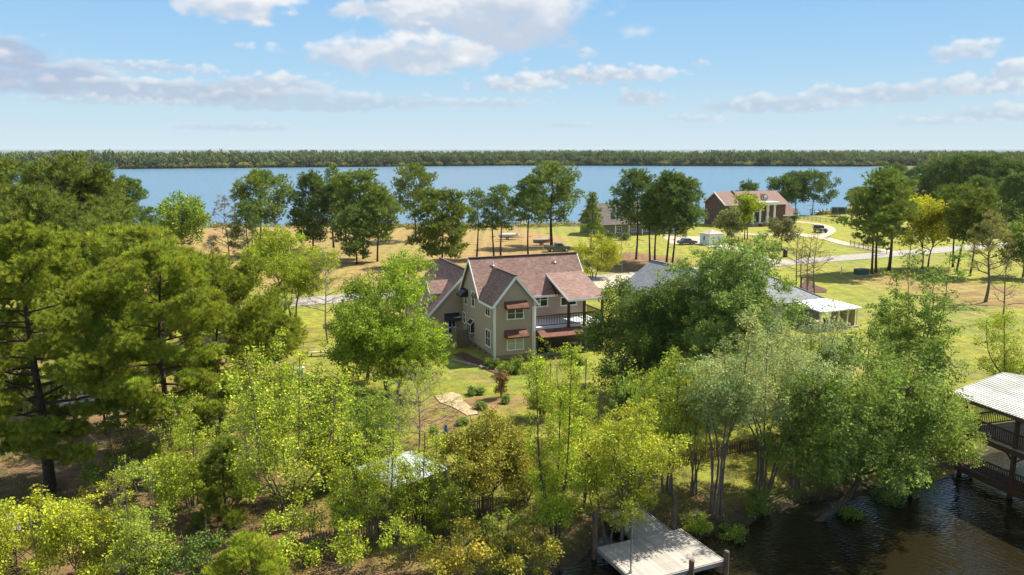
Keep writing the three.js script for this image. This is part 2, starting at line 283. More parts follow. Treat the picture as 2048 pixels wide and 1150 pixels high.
{
  const xs = [], zs = [], line = (list, a, b, s) => { for (let v = a; v < b - 1e-6; v += s) list.push(v); };
  line(xs, -3500, -600, 145); line(xs, -600, -160, 22); line(xs, -160, -64, 3); line(xs, -64, 66, 0.62); line(xs, 66, 180, 3); line(xs, 180, 640, 22); line(xs, 640, 3500, 143); xs.push(3500);
  line(zs, -5200, -1300, 150); line(zs, -1300, -330, 16); line(zs, -330, -130, 2.6); line(zs, -130, -32, 0.62); line(zs, -32, 90, 5); zs.push(90);
  const nx = xs.length, nz = zs.length, pos = new Float32Array(nx * nz * 3), col = new Float32Array(nx * nz * 3), uv = new Float32Array(nx * nz * 2), idx = [];
  for (let j = 0, o = 0; j < nz; j++) for (let i = 0; i < nx; i++, o++) {
    const x = xs[i], z = zs[j]; pos.set([x, groundY(x, z), z], o * 3); uv.set([x / 5, z / 5], o * 2); col.set(z < -700 || Math.abs(x) > 500 ? [0.10, 0.11, 0.045] : groundColor(x, z), o * 3);
    if (i && j) { const a = o - nx - 1, b = o - nx, c = o - 1, d = o; idx.push(a, c, b, b, c, d); }
  }
  const g = new THREE.BufferGeometry(); g.setAttribute('position', new THREE.BufferAttribute(pos, 3)); g.setAttribute('color', new THREE.BufferAttribute(col, 3)); g.setAttribute('uv', new THREE.BufferAttribute(uv, 2)); g.setIndex(idx); g.computeVertexNormals();
  structure('ground', g, new THREE.MeshStandardMaterial({ vertexColors: true, roughness: 1, map: grain, bumpMap: rep(grainBump, 2.5), bumpScale: 0.05 }), 'lawns, dry grass and leaf litter of the lakeside plots');
}
function sheet(P, y, m, name, label) {                              // a flat sheet over an outline, uv in metres
  const g = new THREE.ShapeGeometry(new THREE.Shape(P.map(([x, z]) => new THREE.Vector2(x, -z)))); g.rotateX(-Math.PI / 2); g.translate(0, y, 0);
  return structure(name, metres(g), m, label);
}
const coveBump = tex(1024, (u, v) => { const w = fbm(u * 6, v * 6, 3, 6, 61); return 0.30 * (0.5 + 0.5 * Math.sin((u * 6 + v * 30 + w * 3.2) * 2 * Math.PI)) + 0.2 * (0.5 + 0.5 * Math.sin((u * -9 + v * 41 + w * 4) * 2 * Math.PI)) + 0.5 * fbm(u * 16, v * 48, 4, 16, 62); }, false);
const lakeBump = tex(1024, (u, v) => 0.6 * fbm(u * 24, v * 32, 5, 24, 71) + 0.4 * fbm(u * 7, v * 9, 3, 7, 72), false);
{
  const cove = [[-8, 90], [-8, -47], [10, -50], [20, -54], [30, -60], [46, -68], [90, -80], [90, 90]];
  sheet(cove, -1, phys(0.014, 0.011, 0.005, { roughness: 0.05, ior: 1.33, bumpMap: rep(coveBump, 1 / 9), bumpScale: 0.03 }), 'cove_water', 'dark rippled brown water of the cove below the dock');
  const lake = [[-3000, -160], [-300, -175], [-40, -228], [60, -240], [120, -262], [150, -290], [190, -360], [420, -640], [560, -900], [640, -1200], [640, -1330], [-3000, -1330]];
  sheet(lake, -1, phys(0.09, 0.16, 0.215, { roughness: 0.25, ior: 1.33, specularIntensity: 0.75, bumpMap: rep(lakeBump, 1 / 34), bumpScale: 0.62 }), 'lake_water', 'wide blue lake with small wind ripples');
}
function strip(P, w, y, m, name, label) {                           // a road along a line
  const curve = new THREE.CatmullRomCurve3(P.map(([x, z]) => V(x, 0, z)), false, 'centripetal'), n = P.length * 10, q = [];
  let last = null;
  for (let i = 0; i <= n; i++) {
    const c = curve.getPoint(i / n), t = curve.getTangent(i / n), s = V(-t.z, 0, t.x), k = Array.isArray(w) ? lerp(w[0], w[1], i / n) : w, a = c.clone().addScaledVector(s, k / 2).setY(y), b = c.clone().addScaledVector(s, -k / 2).setY(y);
    if (last) q.push([last[0], last[1], b, a]); last = [a, b];
  }
  const g = metres(quads(q.map(([a, b, c, d]) => [b, a, d, c])));
  return structure(name, g, m, label);
}
sheet([[27.49, -53.42], [29.14, -54.23], [29.43, -53.6], [28.23, -52.62]], -0.2, mat(0.33, 0.17, 0.13, { roughness: 0.95, map: rep(grain, 0.8) }), 'brick_patio', 'small pinkish brick landing by the retaining wall');
strip([[-150, -66], [-90, -90], ...[[-29.85, -115.65], [-1.98, -129.3], [19.05, -138.77], [37.12, -147.74], [52.91, -155.79], [70.14, -163.94], [90.77, -173.85], [114.59, -186]], [150, -196], [220, -226]], 6.4, 0.05, M.asphalt, 'road', 'pale grey street crossing behind the houses');
strip([...[[52.91, -155.79], [49.62, -172.12], [47.24, -189.04], [44.61, -198.78], [38.35, -198.78]]], [5.5, 7], 0.056, M.concrete, 'driveway', 'pale concrete drive past the white shed');
sheet([[39.68, -205.84], [50.76, -203.43], [51.04, -192.18], [44.14, -186], [37.49, -188.01]], 0.062, M.concrete, 'driveway', 'concrete parking pad by the dark blue car');
strip([...[[58.58, -213.41], [66.39, -208.31], [75.15, -210.83], [78.52, -202.25], [79.37, -186], [82.09, -176.51], [84.04, -171.27]]], 3.4, 0.066, M.concrete, 'driveway', 'concrete drive before the brick house');
strip([...[[87.49, -248.31], [91.18, -241.46], [90.79, -228.81], [84.78, -213.41], [77.68, -203.43], [74.04, -209.56]]], 3.2, 0.071, M.concrete, 'driveway', 'curved drive loop where the grey off-roader stands');
strip([...[[12.66, -127.37], [17.05, -133.35], [21.16, -139.9]]], [6, 5], 0.076, M.concrete, 'driveway', 'concrete drive between the brown roof and the grey roof');
strip([...[[157.49, -244.84], [143.63, -236.56], [128.53, -233.4], [131.57, -253.7]]], 3.2, 0.06, M.concrete, 'driveway', 'far concrete drive under the pines at right');
sheet([[-7.08, -69.53], [-5.48, -70.59], [-4.65, -69.83], [-4.4, -68.07], [-2.71, -64.53], [-3.73, -64.02], [-5.16, -66.26], [-6.35, -67.5]], 0.06, M.sandPath, 'path', 'sandy garden path between the mulch beds');
sheet([[47.09, -128.81], [50.46, -134.93], [50.08, -129.79], [50.28, -125.03], [49, -122.32], [47.45, -122.77], [46.21, -124.11]], 0.06, M.mulchDark, 'mulch_bed', 'dark red mulch bed under the four bare trees');
sheet([[-6.42, -84.19], [-5.47, -85.5], [-3.12, -81.69], [-1.97, -77.83], [0.81, -78.2], [2.15, -79.14], [3.96, -80.49], [3.88, -78.76], [1.81, -77.28], [-1.19, -76.02], [-3.28, -79.14]], 0.062, M.mulchDark, 'mulch_bed', 'dark mulch bed along the foot of the tan house');

// ---------------------------------------------------------------- the tan two-storey house (x along its front, z towards the cove)
function awning(parent, x, y, z, w, out, drop, turn = 0, m = M.awning) {
  const pts = [[0, 0], [out * 0.35, -drop * 0.12], [out * 0.75, -drop * 0.45], [out, -drop * 0.8], [out, -drop], [out * 0.95, -drop], [out * 0.95, -drop * 0.82], [0, -0.08]];
  const g = prism(pts, w); g.translate(0, 0, -w / 2); g.rotateY(-Math.PI / 2);
  const sides = [-1, 1].map((s) => { const q = prism([[0, 0], [out * 0.35, -drop * 0.12], [out * 0.75, -drop * 0.45], [out, -drop * 0.8], [out, -drop], [0, -drop]], 0.02); q.translate(0, 0, -0.01); q.rotateY(-Math.PI / 2); return q.translate(s * (w / 2 + 0.012), 0, 0); });
  const o = obj('awning', [g, ...sides], m, parent); o.position.set(x, y, z); o.rotation.y = turn; return o;
}
{
  const h = thing('house', 'tan two storey house with brown shingle roofs, maroon awnings and upper deck', 'house', [-1.85, 0, -81.69], STREET);
  const E = 6.2, W = 4.6, X1 = 12.7, ZM = -4.2, ZR = -10.6, ZA = -7.4, RY = 9.95, sl = (RY - E) / (ZA - ZM) * -1, B = 0.55;
  // solid cores behind the boards
  obj('wall_core', [prism([[0.02, -0.5], [W - 0.02, -0.5], [W - 0.02, E], [W / 2, E + 2.7], [0.02, E]], -ZM + 0.4).translate(0, 0, ZM - 0.42), box(X1 - 0.04, E + 0.5, ZM - ZR - 0.04, X1 / 2, (E - 0.5) / 2, (ZM + ZR) / 2),
    (() => { const g = prism([[ZM + 0.02, E - 0.05], [ZA, RY - 0.1], [ZR - 0.02, E - 0.05]].map(([a, b]) => [-a, b]), X1 - 0.04); g.rotateY(Math.PI / 2); return g.translate(0.02, 0, 0); })()], M.siding, h);
  obj('foundation', [box(W + 0.03, B + 0.5, 0.1, W / 2, (B - 0.5) / 2, 0), box(0.1, B + 0.5, -ZR, 0, (B - 0.5) / 2, ZR / 2)], M.foundation, h);
  const gableFront = (y) => (y < E ? [0, W] : [(y - E) / 1.19, W - (y - E) / 1.19]);
  obj('wall', siding(B, E + 2.72, gableFront, (s, y, o) => V(s, y, o + 0.02)), M.siding, h);
  const gableLeft = (y) => (y < E ? [ZR, 0] : [ZR + (y - E) / sl, ZM - (y - E) / sl]);
  obj('wall', siding(B, RY - 0.1, gableLeft, (s, y, o) => V(-o - 0.02, y, s)), M.siding, h);
  obj('wall', siding(B, E, () => [W, X1], (s, y, o) => V(s, y, ZM + o + 0.02)), M.siding, h);
  obj('wall', siding(B, E, () => [ZM, 0], (s, y, o) => V(W + o + 0.02, y, -s + ZM)), M.siding, h);
  obj('wall', siding(B, RY - 0.1, (y) => (y < E ? [-ZM, -ZR] : [-ZM + (y - E) / sl, -ZR - (y - E) / sl]), (s, y, o) => V(X1 + o + 0.02, y, -s)), M.siding, h);
  for (const [x, z] of [[0, 0.0], [W, 0.0]]) obj('corner_board', [box(0.16, E + 0.1, 0.05, x + (x ? -0.06 : 0.06), E / 2 + 0.05, z + 0.06), box(0.05, E + 0.1, 0.16, x + (x ? 0.06 : -0.06), E / 2 + 0.05, z - 0.04)], M.trim, h);
  // roofs
  const ov = 0.35, ey = E - ov * sl + 0.12, rt = RY + 0.12;
  const main = obj('roof', [slab(V(-ov, ey, ZM + ov), V(X1 + ov, ey, ZM + ov), V(X1 + ov, rt, ZA), V(-ov, rt, ZA)), slab(V(X1 + ov, ey, ZR - ov), V(-ov, ey, ZR - ov), V(-ov, rt, ZA), V(X1 + ov, rt, ZA))], M.roofBrown, h);
  obj('ridge_cap', box(X1 + 2 * ov + 0.04, 0.1, 0.34, X1 / 2, rt + 0.02, ZA), M.ridgeCap, main);
  for (const x of [2.3, 9.9]) { const vp = obj('vent_pipe', [cyl(0.07, 0.07, 0.55, 0, -0.15, 0), cyl(0.2, 0.12, 0.12, 0, -0.05, 0)], M.whiteMetal, main); vp.position.set(x, RY - 0.75, ZA + 0.75); }
  const fy = E - ov * 1.19 + 0.12, ft = E + W / 2 * 1.19 + 0.12, zb = ZA + 0.6;
  const front = obj('roof', [slab(V(-ov, fy, zb), V(-ov, fy, ov), V(W / 2, ft, ov), V(W / 2, ft, zb)), slab(V(W + ov, fy, ov), V(W + ov, fy, zb), V(W / 2, ft, zb), V(W / 2, ft, ov))], M.roofBrown, h);
  obj('ridge_cap', box(0.3, 0.1, ov - ZA - 2.2, W / 2, ft + 0.02, (ov + ZA + 2.2) / 2), M.ridgeCap, front);
  const rake = (a, b, p) => obj('fascia', bar(a, b, 0.06, 0.24), M.trim, p);
  rake(V(-ov, fy - 0.16, ov + 0.035), V(W / 2, ft - 0.16, ov + 0.035), front); rake(V(W + ov, fy - 0.16, ov + 0.035), V(W / 2, ft - 0.16, ov + 0.035), front);
  rake(V(-ov - 0.035, ey - 0.16, ZR - ov), V(-ov - 0.035, rt - 0.16, ZA), main); rake(V(-ov - 0.035, ey - 0.16, ZM + ov), V(-ov - 0.035, rt - 0.16, ZA), main); rake(V(X1 + ov + 0.035, ey - 0.16, ZM + ov), V(X1 + ov + 0.035, rt - 0.16, ZA), main);
  rake(V(-ov - 0.04, fy - 0.12, ov), V(-ov - 0.04, fy - 0.12, ZM + ov), front); rake(V(W + ov, ey - 0.1, ZM + ov + 0.04), V(9, ey - 0.1, ZM + ov + 0.04), main);
  // covered deck: a low-pitched roof that grows out of the main slope
  const PX0 = 8.45, PX1 = X1 + ov, pz = 0.35, py = 6.12, pt = 8.12, pzt = -5.75;
  const porch = obj('porch_roof', slab(V(PX0, py, pz), V(PX1, py, pz), V(PX1, pt, pzt), V(PX0, pt, pzt), 0.16), M.roofBrown, h);
  rake(V(PX0 - 0.035, py - 0.16, pz), V(PX0 - 0.035, pt - 0.16, pzt), porch); rake(V(PX0, py - 0.14, pz + 0.04), V(PX1, py - 0.14, pz + 0.04), porch);
  obj('cheek', (() => { const g = prism([[-pz + 3.6, ey - 0.1], [-pzt, pt - 0.2], [3.9, py + 0.75]], 0.06); g.rotateY(Math.PI / 2); return g.translate(PX0 + 0.12, 0, 0); })(), M.darkWood, porch);
  const DZ = -0.25, DF = 3.15;
  obj('deck_floor', box(X1 - W + 0.3, 0.1, DZ - ZM, (X1 + W + 0.3) / 2, DF - 0.05, (DZ + ZM) / 2), M.whiteMetal, h);
  obj('deck_beam', box(X1 - W + 0.3, 0.34, 0.1, (X1 + W + 0.3) / 2, DF - 0.28, DZ - 0.05), M.trim, h);
  const post = (x, z, y0, y1) => obj('post', box(0.24, y1 - y0, 0.24, x, (y0 + y1) / 2, z), M.darkWood, h);
  post(8.65, -0.12, 2.9, 6.0); post(10.55, -0.12, 2.9, 6.0); post(X1 + 0.05, -0.12, 0.2, 6.0); post(10.55, -0.14, 0.2, 2.75); post(4.86, -0.14, 0.2, 2.75);
  obj('rail', [box(X1 - W, 0.1, 0.16, (X1 + W) / 2, DF + 1.28, DZ + 0.1), box(X1 - W, 0.09, 0.08, (X1 + W) / 2, DF + 0.2, DZ + 0.1), box(0.16, 0.1, DZ - ZM, X1 + 0.1, DF + 1.28, (DZ + ZM) / 2), box(0.08, 0.09, DZ - ZM, X1 + 0.1, DF + 0.2, (DZ + ZM) / 2)], M.darkWood, h);
  const bal = box(0.05, 1.02, 0.05, 0, 0, 0);
  for (let x = W + 0.3; x < X1; x += 0.19) obj('baluster', bal, M.darkWood, h).position.set(x, DF + 0.73, DZ + 0.1);
  for (let z = ZM + 0.2; z < DZ; z += 0.19) obj('baluster', bal, M.darkWood, h).position.set(X1 + 0.1, DF + 0.73, z);
  // screened porch below
  obj('porch_floor', box(X1 - W + 0.3, 0.45, 4.1, (X1 + W + 0.3) / 2, 0.0, (DZ + ZM) / 2 + 0.05), M.concrete, h);
  const sc = obj('screen_wall', box(X1 - W - 0.3, 2.5, 0.03, (X1 + W) / 2, 1.48, -0.6), phys(0.015, 0.014, 0.012, { roughness: 0.5, transparent: true, opacity: 0.72 }), h);
  for (let x = 5.0; x < X1; x += 1.28) obj('mullion', box(0.07, 2.5, 0.09, x, 1.48, -0.6), M.darkWood, sc);
  obj('mullion', [box(X1 - W - 0.3, 0.06, 0.08, (X1 + W) / 2, 1.15, -0.598), box(X1 - W - 0.3, 0.08, 0.1, (X1 + W) / 2, 0.28, -0.6)], M.darkWood, sc);
  const big = awning(h, 7.45, 2.95, DZ + 0.03, 5.3, 1.75, 0.62); big.scale.set(1, 1, 1);
  awning(h, 2.34, 6.32, 0.05, 2.45, 0.95, 0.75); awning(h, 2.34, 3.22, 0.05, 2.45, 0.95, 0.75);
  awning(h, -0.05, 6.25, -9.3, 1.5, 0.95, 0.8, -Math.PI / 2, M.blackMetal);
  // windows
  windowUnit(h, [2.34, 5.0, 0.03], 1.75, 1.12, 0, M.glassCurtain); windowUnit(h, [2.34, 1.75, 0.03], 1.75, 1.3, 0, M.glassBlind);
  const L = -Math.PI / 2;
  windowUnit(h, [-0.04, 5.3, -1.85], 1.35, 1.45, L, M.glass); windowUnit(h, [-0.04, 2.1, -1.8], 1.35, 1.7, L, M.glass); windowUnit(h, [-0.04, 5.5, -6.7], 0.85, 1.6, L, M.glass, 1, 2); windowUnit(h, [-0.04, 2.75, -10.0], 0.7, 1.1, L, M.glass, 1, 2); windowUnit(h, [-0.04, 5.05, -9.3], 0.8, 1.1, L, M.glass, 1, 2);
  windowUnit(h, [7.0, 5.35, ZM + 0.03], 1.75, 1.4, 0, M.glass); windowUnit(h, [10.55, 5.0, ZM + 0.03], 1.85, 0.85, 0, M.glass, 2, 1);
  // garden window: a small glazed box that stands out of the left wall
  { const g = obj('garden_window', [box(0.5, 0.07, 1.35, -0.27, 1.62, -7.2), box(0.06, 1.0, 0.06, -0.5, 2.1, -7.85), box(0.06, 1.0, 0.06, -0.5, 2.1, -6.55), box(0.06, 0.06, 1.35, -0.5, 2.6, -7.2), bar(V(-0.5, 2.6, -7.85), V(-0.05, 3.05, -7.85), 0.06), bar(V(-0.5, 2.6, -6.55), V(-0.05, 3.05, -6.55), 0.06), box(0.06, 0.06, 1.35, -0.05, 3.06, -7.2), box(0.05, 1.0, 0.05, -0.5, 2.1, -7.2)], M.trim, h);
    obj('pane', box(0.02, 0.95, 1.25, -0.48, 2.1, -7.2), M.glass, g); obj('pane', box(0.42, 1.0, 0.02, -0.27, 2.12, -6.56), M.glass, g); obj('pane', slab(V(-0.5, 2.61, -7.83), V(-0.5, 2.61, -6.57), V(-0.06, 3.05, -6.57), V(-0.06, 3.05, -7.83), 0.02), M.glass, g); }
  // gutters and downspouts
  obj('downspout', [box(0.1, 5.3, 0.1, W - 0.28, 2.9, 0.12), bar(V(W - 0.28, 5.5, 0.12), V(W + 0.2, 5.85, 0.2), 0.1), box(0.1, 5.6, 0.1, W + 0.12, 3.0, -0.1)], M.trim, h);
  for (const z of [-4.5, -6.0, -2.6]) obj('foundation_vent', box(0.04, 0.2, 0.38, -0.07, 0.3, z), M.blackMetal, h);
  obj('foundation_vent', box(0.38, 0.2, 0.04, 3.9, 0.28, 0.07), M.blackMetal, h);
  // rear-left wing with its dormer
  const GX = 0.75, GY = 8.0, GL = -4.2, GR = 5.4, GE = 2.9, gs = (GY - GE) / (GX - GL), z0 = -11.4, z1 = -22.4;
  obj('wall_core', prism([[GL + 0.05, -0.4], [GR, -0.4], [GR, GE], [GX, GY - 0.12], [GL + 0.05, GE]], z0 - z1 - 0.06).translate(0, 0, z1), M.siding, h);
  obj('wall', siding(0.3, GY - 0.2, (y) => (y < GE ? [GL, 1] : [GL + (y - GE) / gs, Math.min(1, GX)]), (s, y, o) => V(s, y, z0 + o)), M.siding, h);
  const wy = GE - 0.3 * gs + 0.12, wing = obj('roof', [slab(V(GL - 0.3, wy, z1 - 0.3), V(GL - 0.3, wy, z0 + 0.35), V(GX, GY + 0.12, z0 + 0.35), V(GX, GY + 0.12, z1 - 0.3)), slab(V(GR + 0.3, wy, z0 + 0.35), V(GR + 0.3, wy, z1 - 0.3), V(GX, GY + 0.12, z1 - 0.3), V(GX, GY + 0.12, z0 + 0.35))], M.roofBrown, h);
  obj('ridge_cap', box(0.32, 0.1, z0 - z1 + 0.6, GX, GY + 0.16, (z0 + z1) / 2), M.ridgeCap, wing);
  rake(V(GL - 0.3, wy - 0.15, z0 + 0.39), V(GX, GY - 0.03, z0 + 0.39), wing);
  const dz = -14.2, dy = 6.65;
  const dorm = obj('dormer', [slab(V(-3.4, dy - 1.25, dz + 1.35), V(-0.2, dy - 1.25, dz + 1.35), V(-0.2, dy, dz), V(-3.4, dy, dz), 0.12), slab(V(-0.2, dy - 1.25, dz - 1.35), V(-3.4, dy - 1.25, dz - 1.35), V(-3.4, dy, dz), V(-0.2, dy, dz), 0.12)], M.roofBrown, h);
  obj('wall', (() => { const g = prism([[-1.15, 3.6], [1.15, 3.6], [1.15, dy - 1.15], [0, dy - 0.15], [-1.15, dy - 1.15]], 2.4); g.rotateY(Math.PI / 2); return g.translate(-3.0, 0, dz); })(), M.siding, dorm);
  obj('fascia', [bar(V(-3.42, dy - 1.36, dz + 1.38), V(-0.6, dy - 1.36, dz + 1.38), 0.05, 0.16), bar(V(-3.43, dy - 1.34, dz + 1.35), V(-3.43, dy - 0.1, dz), 0.05, 0.16), bar(V(-3.43, dy - 1.34, dz - 1.35), V(-3.43, dy - 0.1, dz), 0.05, 0.16)], M.trim, dorm);
  windowUnit(h, [-3.02, 4.9, dz], 0.8, 0.9, L, M.glass, 1, 2);
  const door = obj('door', [box(1.0, 2.1, 0.1, -1.2, 1.3, z0 + 0.08)], M.whiteSiding, h);
  for (const [i, j] of [[-0.22, 0.4], [0.22, 0.4], [-0.22, -0.4], [0.22, -0.4]]) obj('pane', box(0.34, 0.65, 0.02, -1.2 + i, 1.4 + j, z0 + 0.14), M.glass, door);
  obj('step', box(1.6, 0.3, 0.9, -1.2, 0.1, z0 + 0.55), M.concrete, h);
  awning(h, -1.2, 3.1, z0 + 0.05, 1.7, 1.0, 0.8, 0, M.blackMetal);
}
const toWorld = (x, z) => [-1.85 + x * UX + z * VX, -81.69 + x * UZ + z * VZ];
{ // wooden screen beside the left wall
  const [x, z] = toWorld(-1.35, -7.6), o = thing('privacy_screen', 'weathered wooden board screen beside the left wall of the tan house', 'screen', [x, 0, z], STREET);
  const bd = box(0.19, 2.0, 0.03, 0, 1.05, 0);
  for (let i = 0; i < 7; i++) obj('board', bd, M.oldWood, o).position.set(-0.6 + i * 0.2, (i % 2) * 0.05, 0.9 + (i % 2) * 0.015);
  const sd = box(0.03, 2.0, 0.19, 0, 1.05, 0);
  for (let i = 0; i < 9; i++) obj('board', sd, M.oldWood, o).position.set(-0.72, (i % 3) * 0.04, -0.85 + i * 0.2);
  for (const [px, pz] of [[-0.72, 0.9], [0.68, 0.9], [-0.72, -0.95]]) obj('post', box(0.1, 2.1, 0.1, px, 1.05, pz), M.oldWood, o);
}
{ const [x, z] = toWorld(5.4, -3.2), c = thing('deck_chair', 'pale chair on the upper deck behind the rail', 'chair', [x, 3.15, z], STREET + 0.6);
  obj('seat', box(0.55, 0.05, 0.5, 0, 0.42, 0), M.sandPath, c); obj('backrest', box(0.55, 0.6, 0.05, 0, 0.75, -0.25, 0, -0.2), M.sandPath, c);
  for (const [a, b] of [[-1, -1], [1, -1], [-1, 1], [1, 1]]) obj('leg', box(0.05, 0.42, 0.05, a * 0.23, 0.21, b * 0.2), M.sandPath, c); }
{ const [x, z] = toWorld(9.2, 0.9), c = thing('garden_trellis', 'dark wooden trellis leaning over before the screened porch', 'trellis', [x, groundY(x, z), z], STREET + 0.5);
  for (const s of [-0.3, 0, 0.3]) obj('slat', bar(V(s - 0.25, 0, 0), V(s + 0.2, 1.5, 0.1), 0.06), M.darkWood, c); for (const t of [0.4, 0.8, 1.2]) obj('crossbar', bar(V(-0.45 + t * 0.3, t, 0.05), V(0.25 + t * 0.3, t, 0.05), 0.05), M.darkWood, c); }

// ---------------------------------------------------------------- neighbour with grey roof and white porch
{
  const h = thing('grey_roof_house', 'low house with grey shingle hip roof and a white porch at its right', 'house', [40.83, 0, -101.79], STREET + 0.06);
  const E = 2.9, d = 7.2, len = 19.5, ry = 6.6;
  obj('wall', box(len - 0.8, E + 0.2, 2 * d - 0.9, -len / 2, E / 2, -d), M.greySiding, h);
  const A = V(0, E, 0), B = V(0, E, -2 * d), C = V(-d, ry, -d), Dd = V(-len + d, ry, -d), F = V(-len, E, 0), Gq = V(-len, E, -2 * d);
  const roof = obj('roof', [slab(F, A, C, Dd, 0.15), slab(B, Gq, Dd, C, 0.15), slab(A, B, C.clone().add(V(0, 0, -0.01)), C, 0.15), slab(Gq, F, Dd, Dd.clone().add(V(0, 0, -0.01)), 0.15)], M.roofGrey, h);
  obj('ridge_cap', [bar(C, Dd, 0.3, 0.08), bar(A, C, 0.25, 0.08), bar(F, Dd, 0.25, 0.08), bar(B, C, 0.25, 0.08)].map((g) => g.translate(0, 0.04, 0)), M.greyCap, roof);
  // left wing: ridge towards the cove
  const wx = -14.6, wz0 = -18.5, wz1 = 1.5, hw = 5.6, wy = 6.55;
  obj('wall', prism([[wx - hw + 0.4, 0], [wx + hw - 0.4, 0], [wx + hw - 0.4, E - 0.1], [wx, wy - 0.35], [wx - hw + 0.4, E - 0.1]], wz1 - wz0 - 0.6).translate(0, 0, wz0 + 0.3), M.greySiding, h);
  const wing = obj('roof', [slab(V(wx - hw, E - 0.1, wz0), V(wx - hw, E - 0.1, wz1), V(wx, wy, wz1), V(wx, wy, wz0), 0.15), slab(V(wx + hw, E - 0.1, wz1), V(wx + hw, E - 0.1, wz0), V(wx, wy, wz0), V(wx, wy, wz1), 0.15)], M.roofGrey, h);
  obj('ridge_cap', box(0.3, 0.08, wz1 - wz0, wx, wy + 0.03, (wz0 + wz1) / 2), M.greyCap, wing);
  // white porch
  const pr = obj('porch_roof', slab(V(-5.6, 2.55, 4.6), V(1.2, 2.55, 4.6), V(0.2, 3.0, -0.2), V(-5.6, 3.0, -0.2), 0.16), M.whiteMetal, h);
  for (let x = -5.2; x < 1; x += 0.62) obj('roof_seam', bar(V(x, 2.575, 4.55), V(x * 0.93 - 0.2, 3.02, -0.1), 0.035, 0.03), M.whiteMetal, pr);
  obj('gutter', [bar(V(-5.6, 2.45, 4.66), V(1.2, 2.45, 4.66), 0.1, 0.14), bar(V(1.25, 2.47, 4.6), V(0.25, 2.9, -0.2), 0.08, 0.16)], M.trim, pr);
  for (const x of [-5.3, -3.8, -2.3, -0.8, 0.85]) obj('porch_post', box(0.14, 2.4, 0.14, x, 1.2, 4.35), M.trim, h);
  for (const z of [1.2, 2.8]) obj('porch_post', box(0.12, 2.5, 0.12, 0.8, 1.25, z), M.trim, h);
  obj('porch_floor', box(6.6, 0.2, 4.6, -2.3, 0.08, 2.3), M.concrete, h);
  obj('porch_wall', box(0.05, 2.3, 3.8, 0.66, 1.2, 2.3), M.yellowWall, h);
  for (const [x, z, t] of [[-1.6, 3, 0.3], [-3.2, 3.1, -0.5], [-4.5, 2.2, 1.2]]) { const c = thing('porch_chair', ['dark chair on the white porch nearest its open right end', 'dark chair in the middle of the white porch', 'dark chair on the white porch nearest the leafy tree'][x > -2 ? 0 : x > -4 ? 1 : 2], 'chair', [0, 0, 0], 0, 'chairs on the white porch'); const p = V(x, 0.18, z).applyAxisAngle(V(0, 1, 0), STREET + 0.06).add(V(40.83, 0, -101.79)); c.position.copy(p); c.rotation.y = t;
    obj('seat', box(0.6, 0.06, 0.6, 0, 0.42, 0), M.blackMetal, c); obj('backrest', box(0.6, 0.65, 0.06, 0, 0.75, -0.28, 0, -0.2), M.blackMetal, c); for (const [a, b] of [[-1, -1], [1, -1], [-1, 1], [1, 1]]) obj('leg', box(0.05, 0.42, 0.05, a * 0.26, 0.21, b * 0.26), M.blackMetal, c); }
}
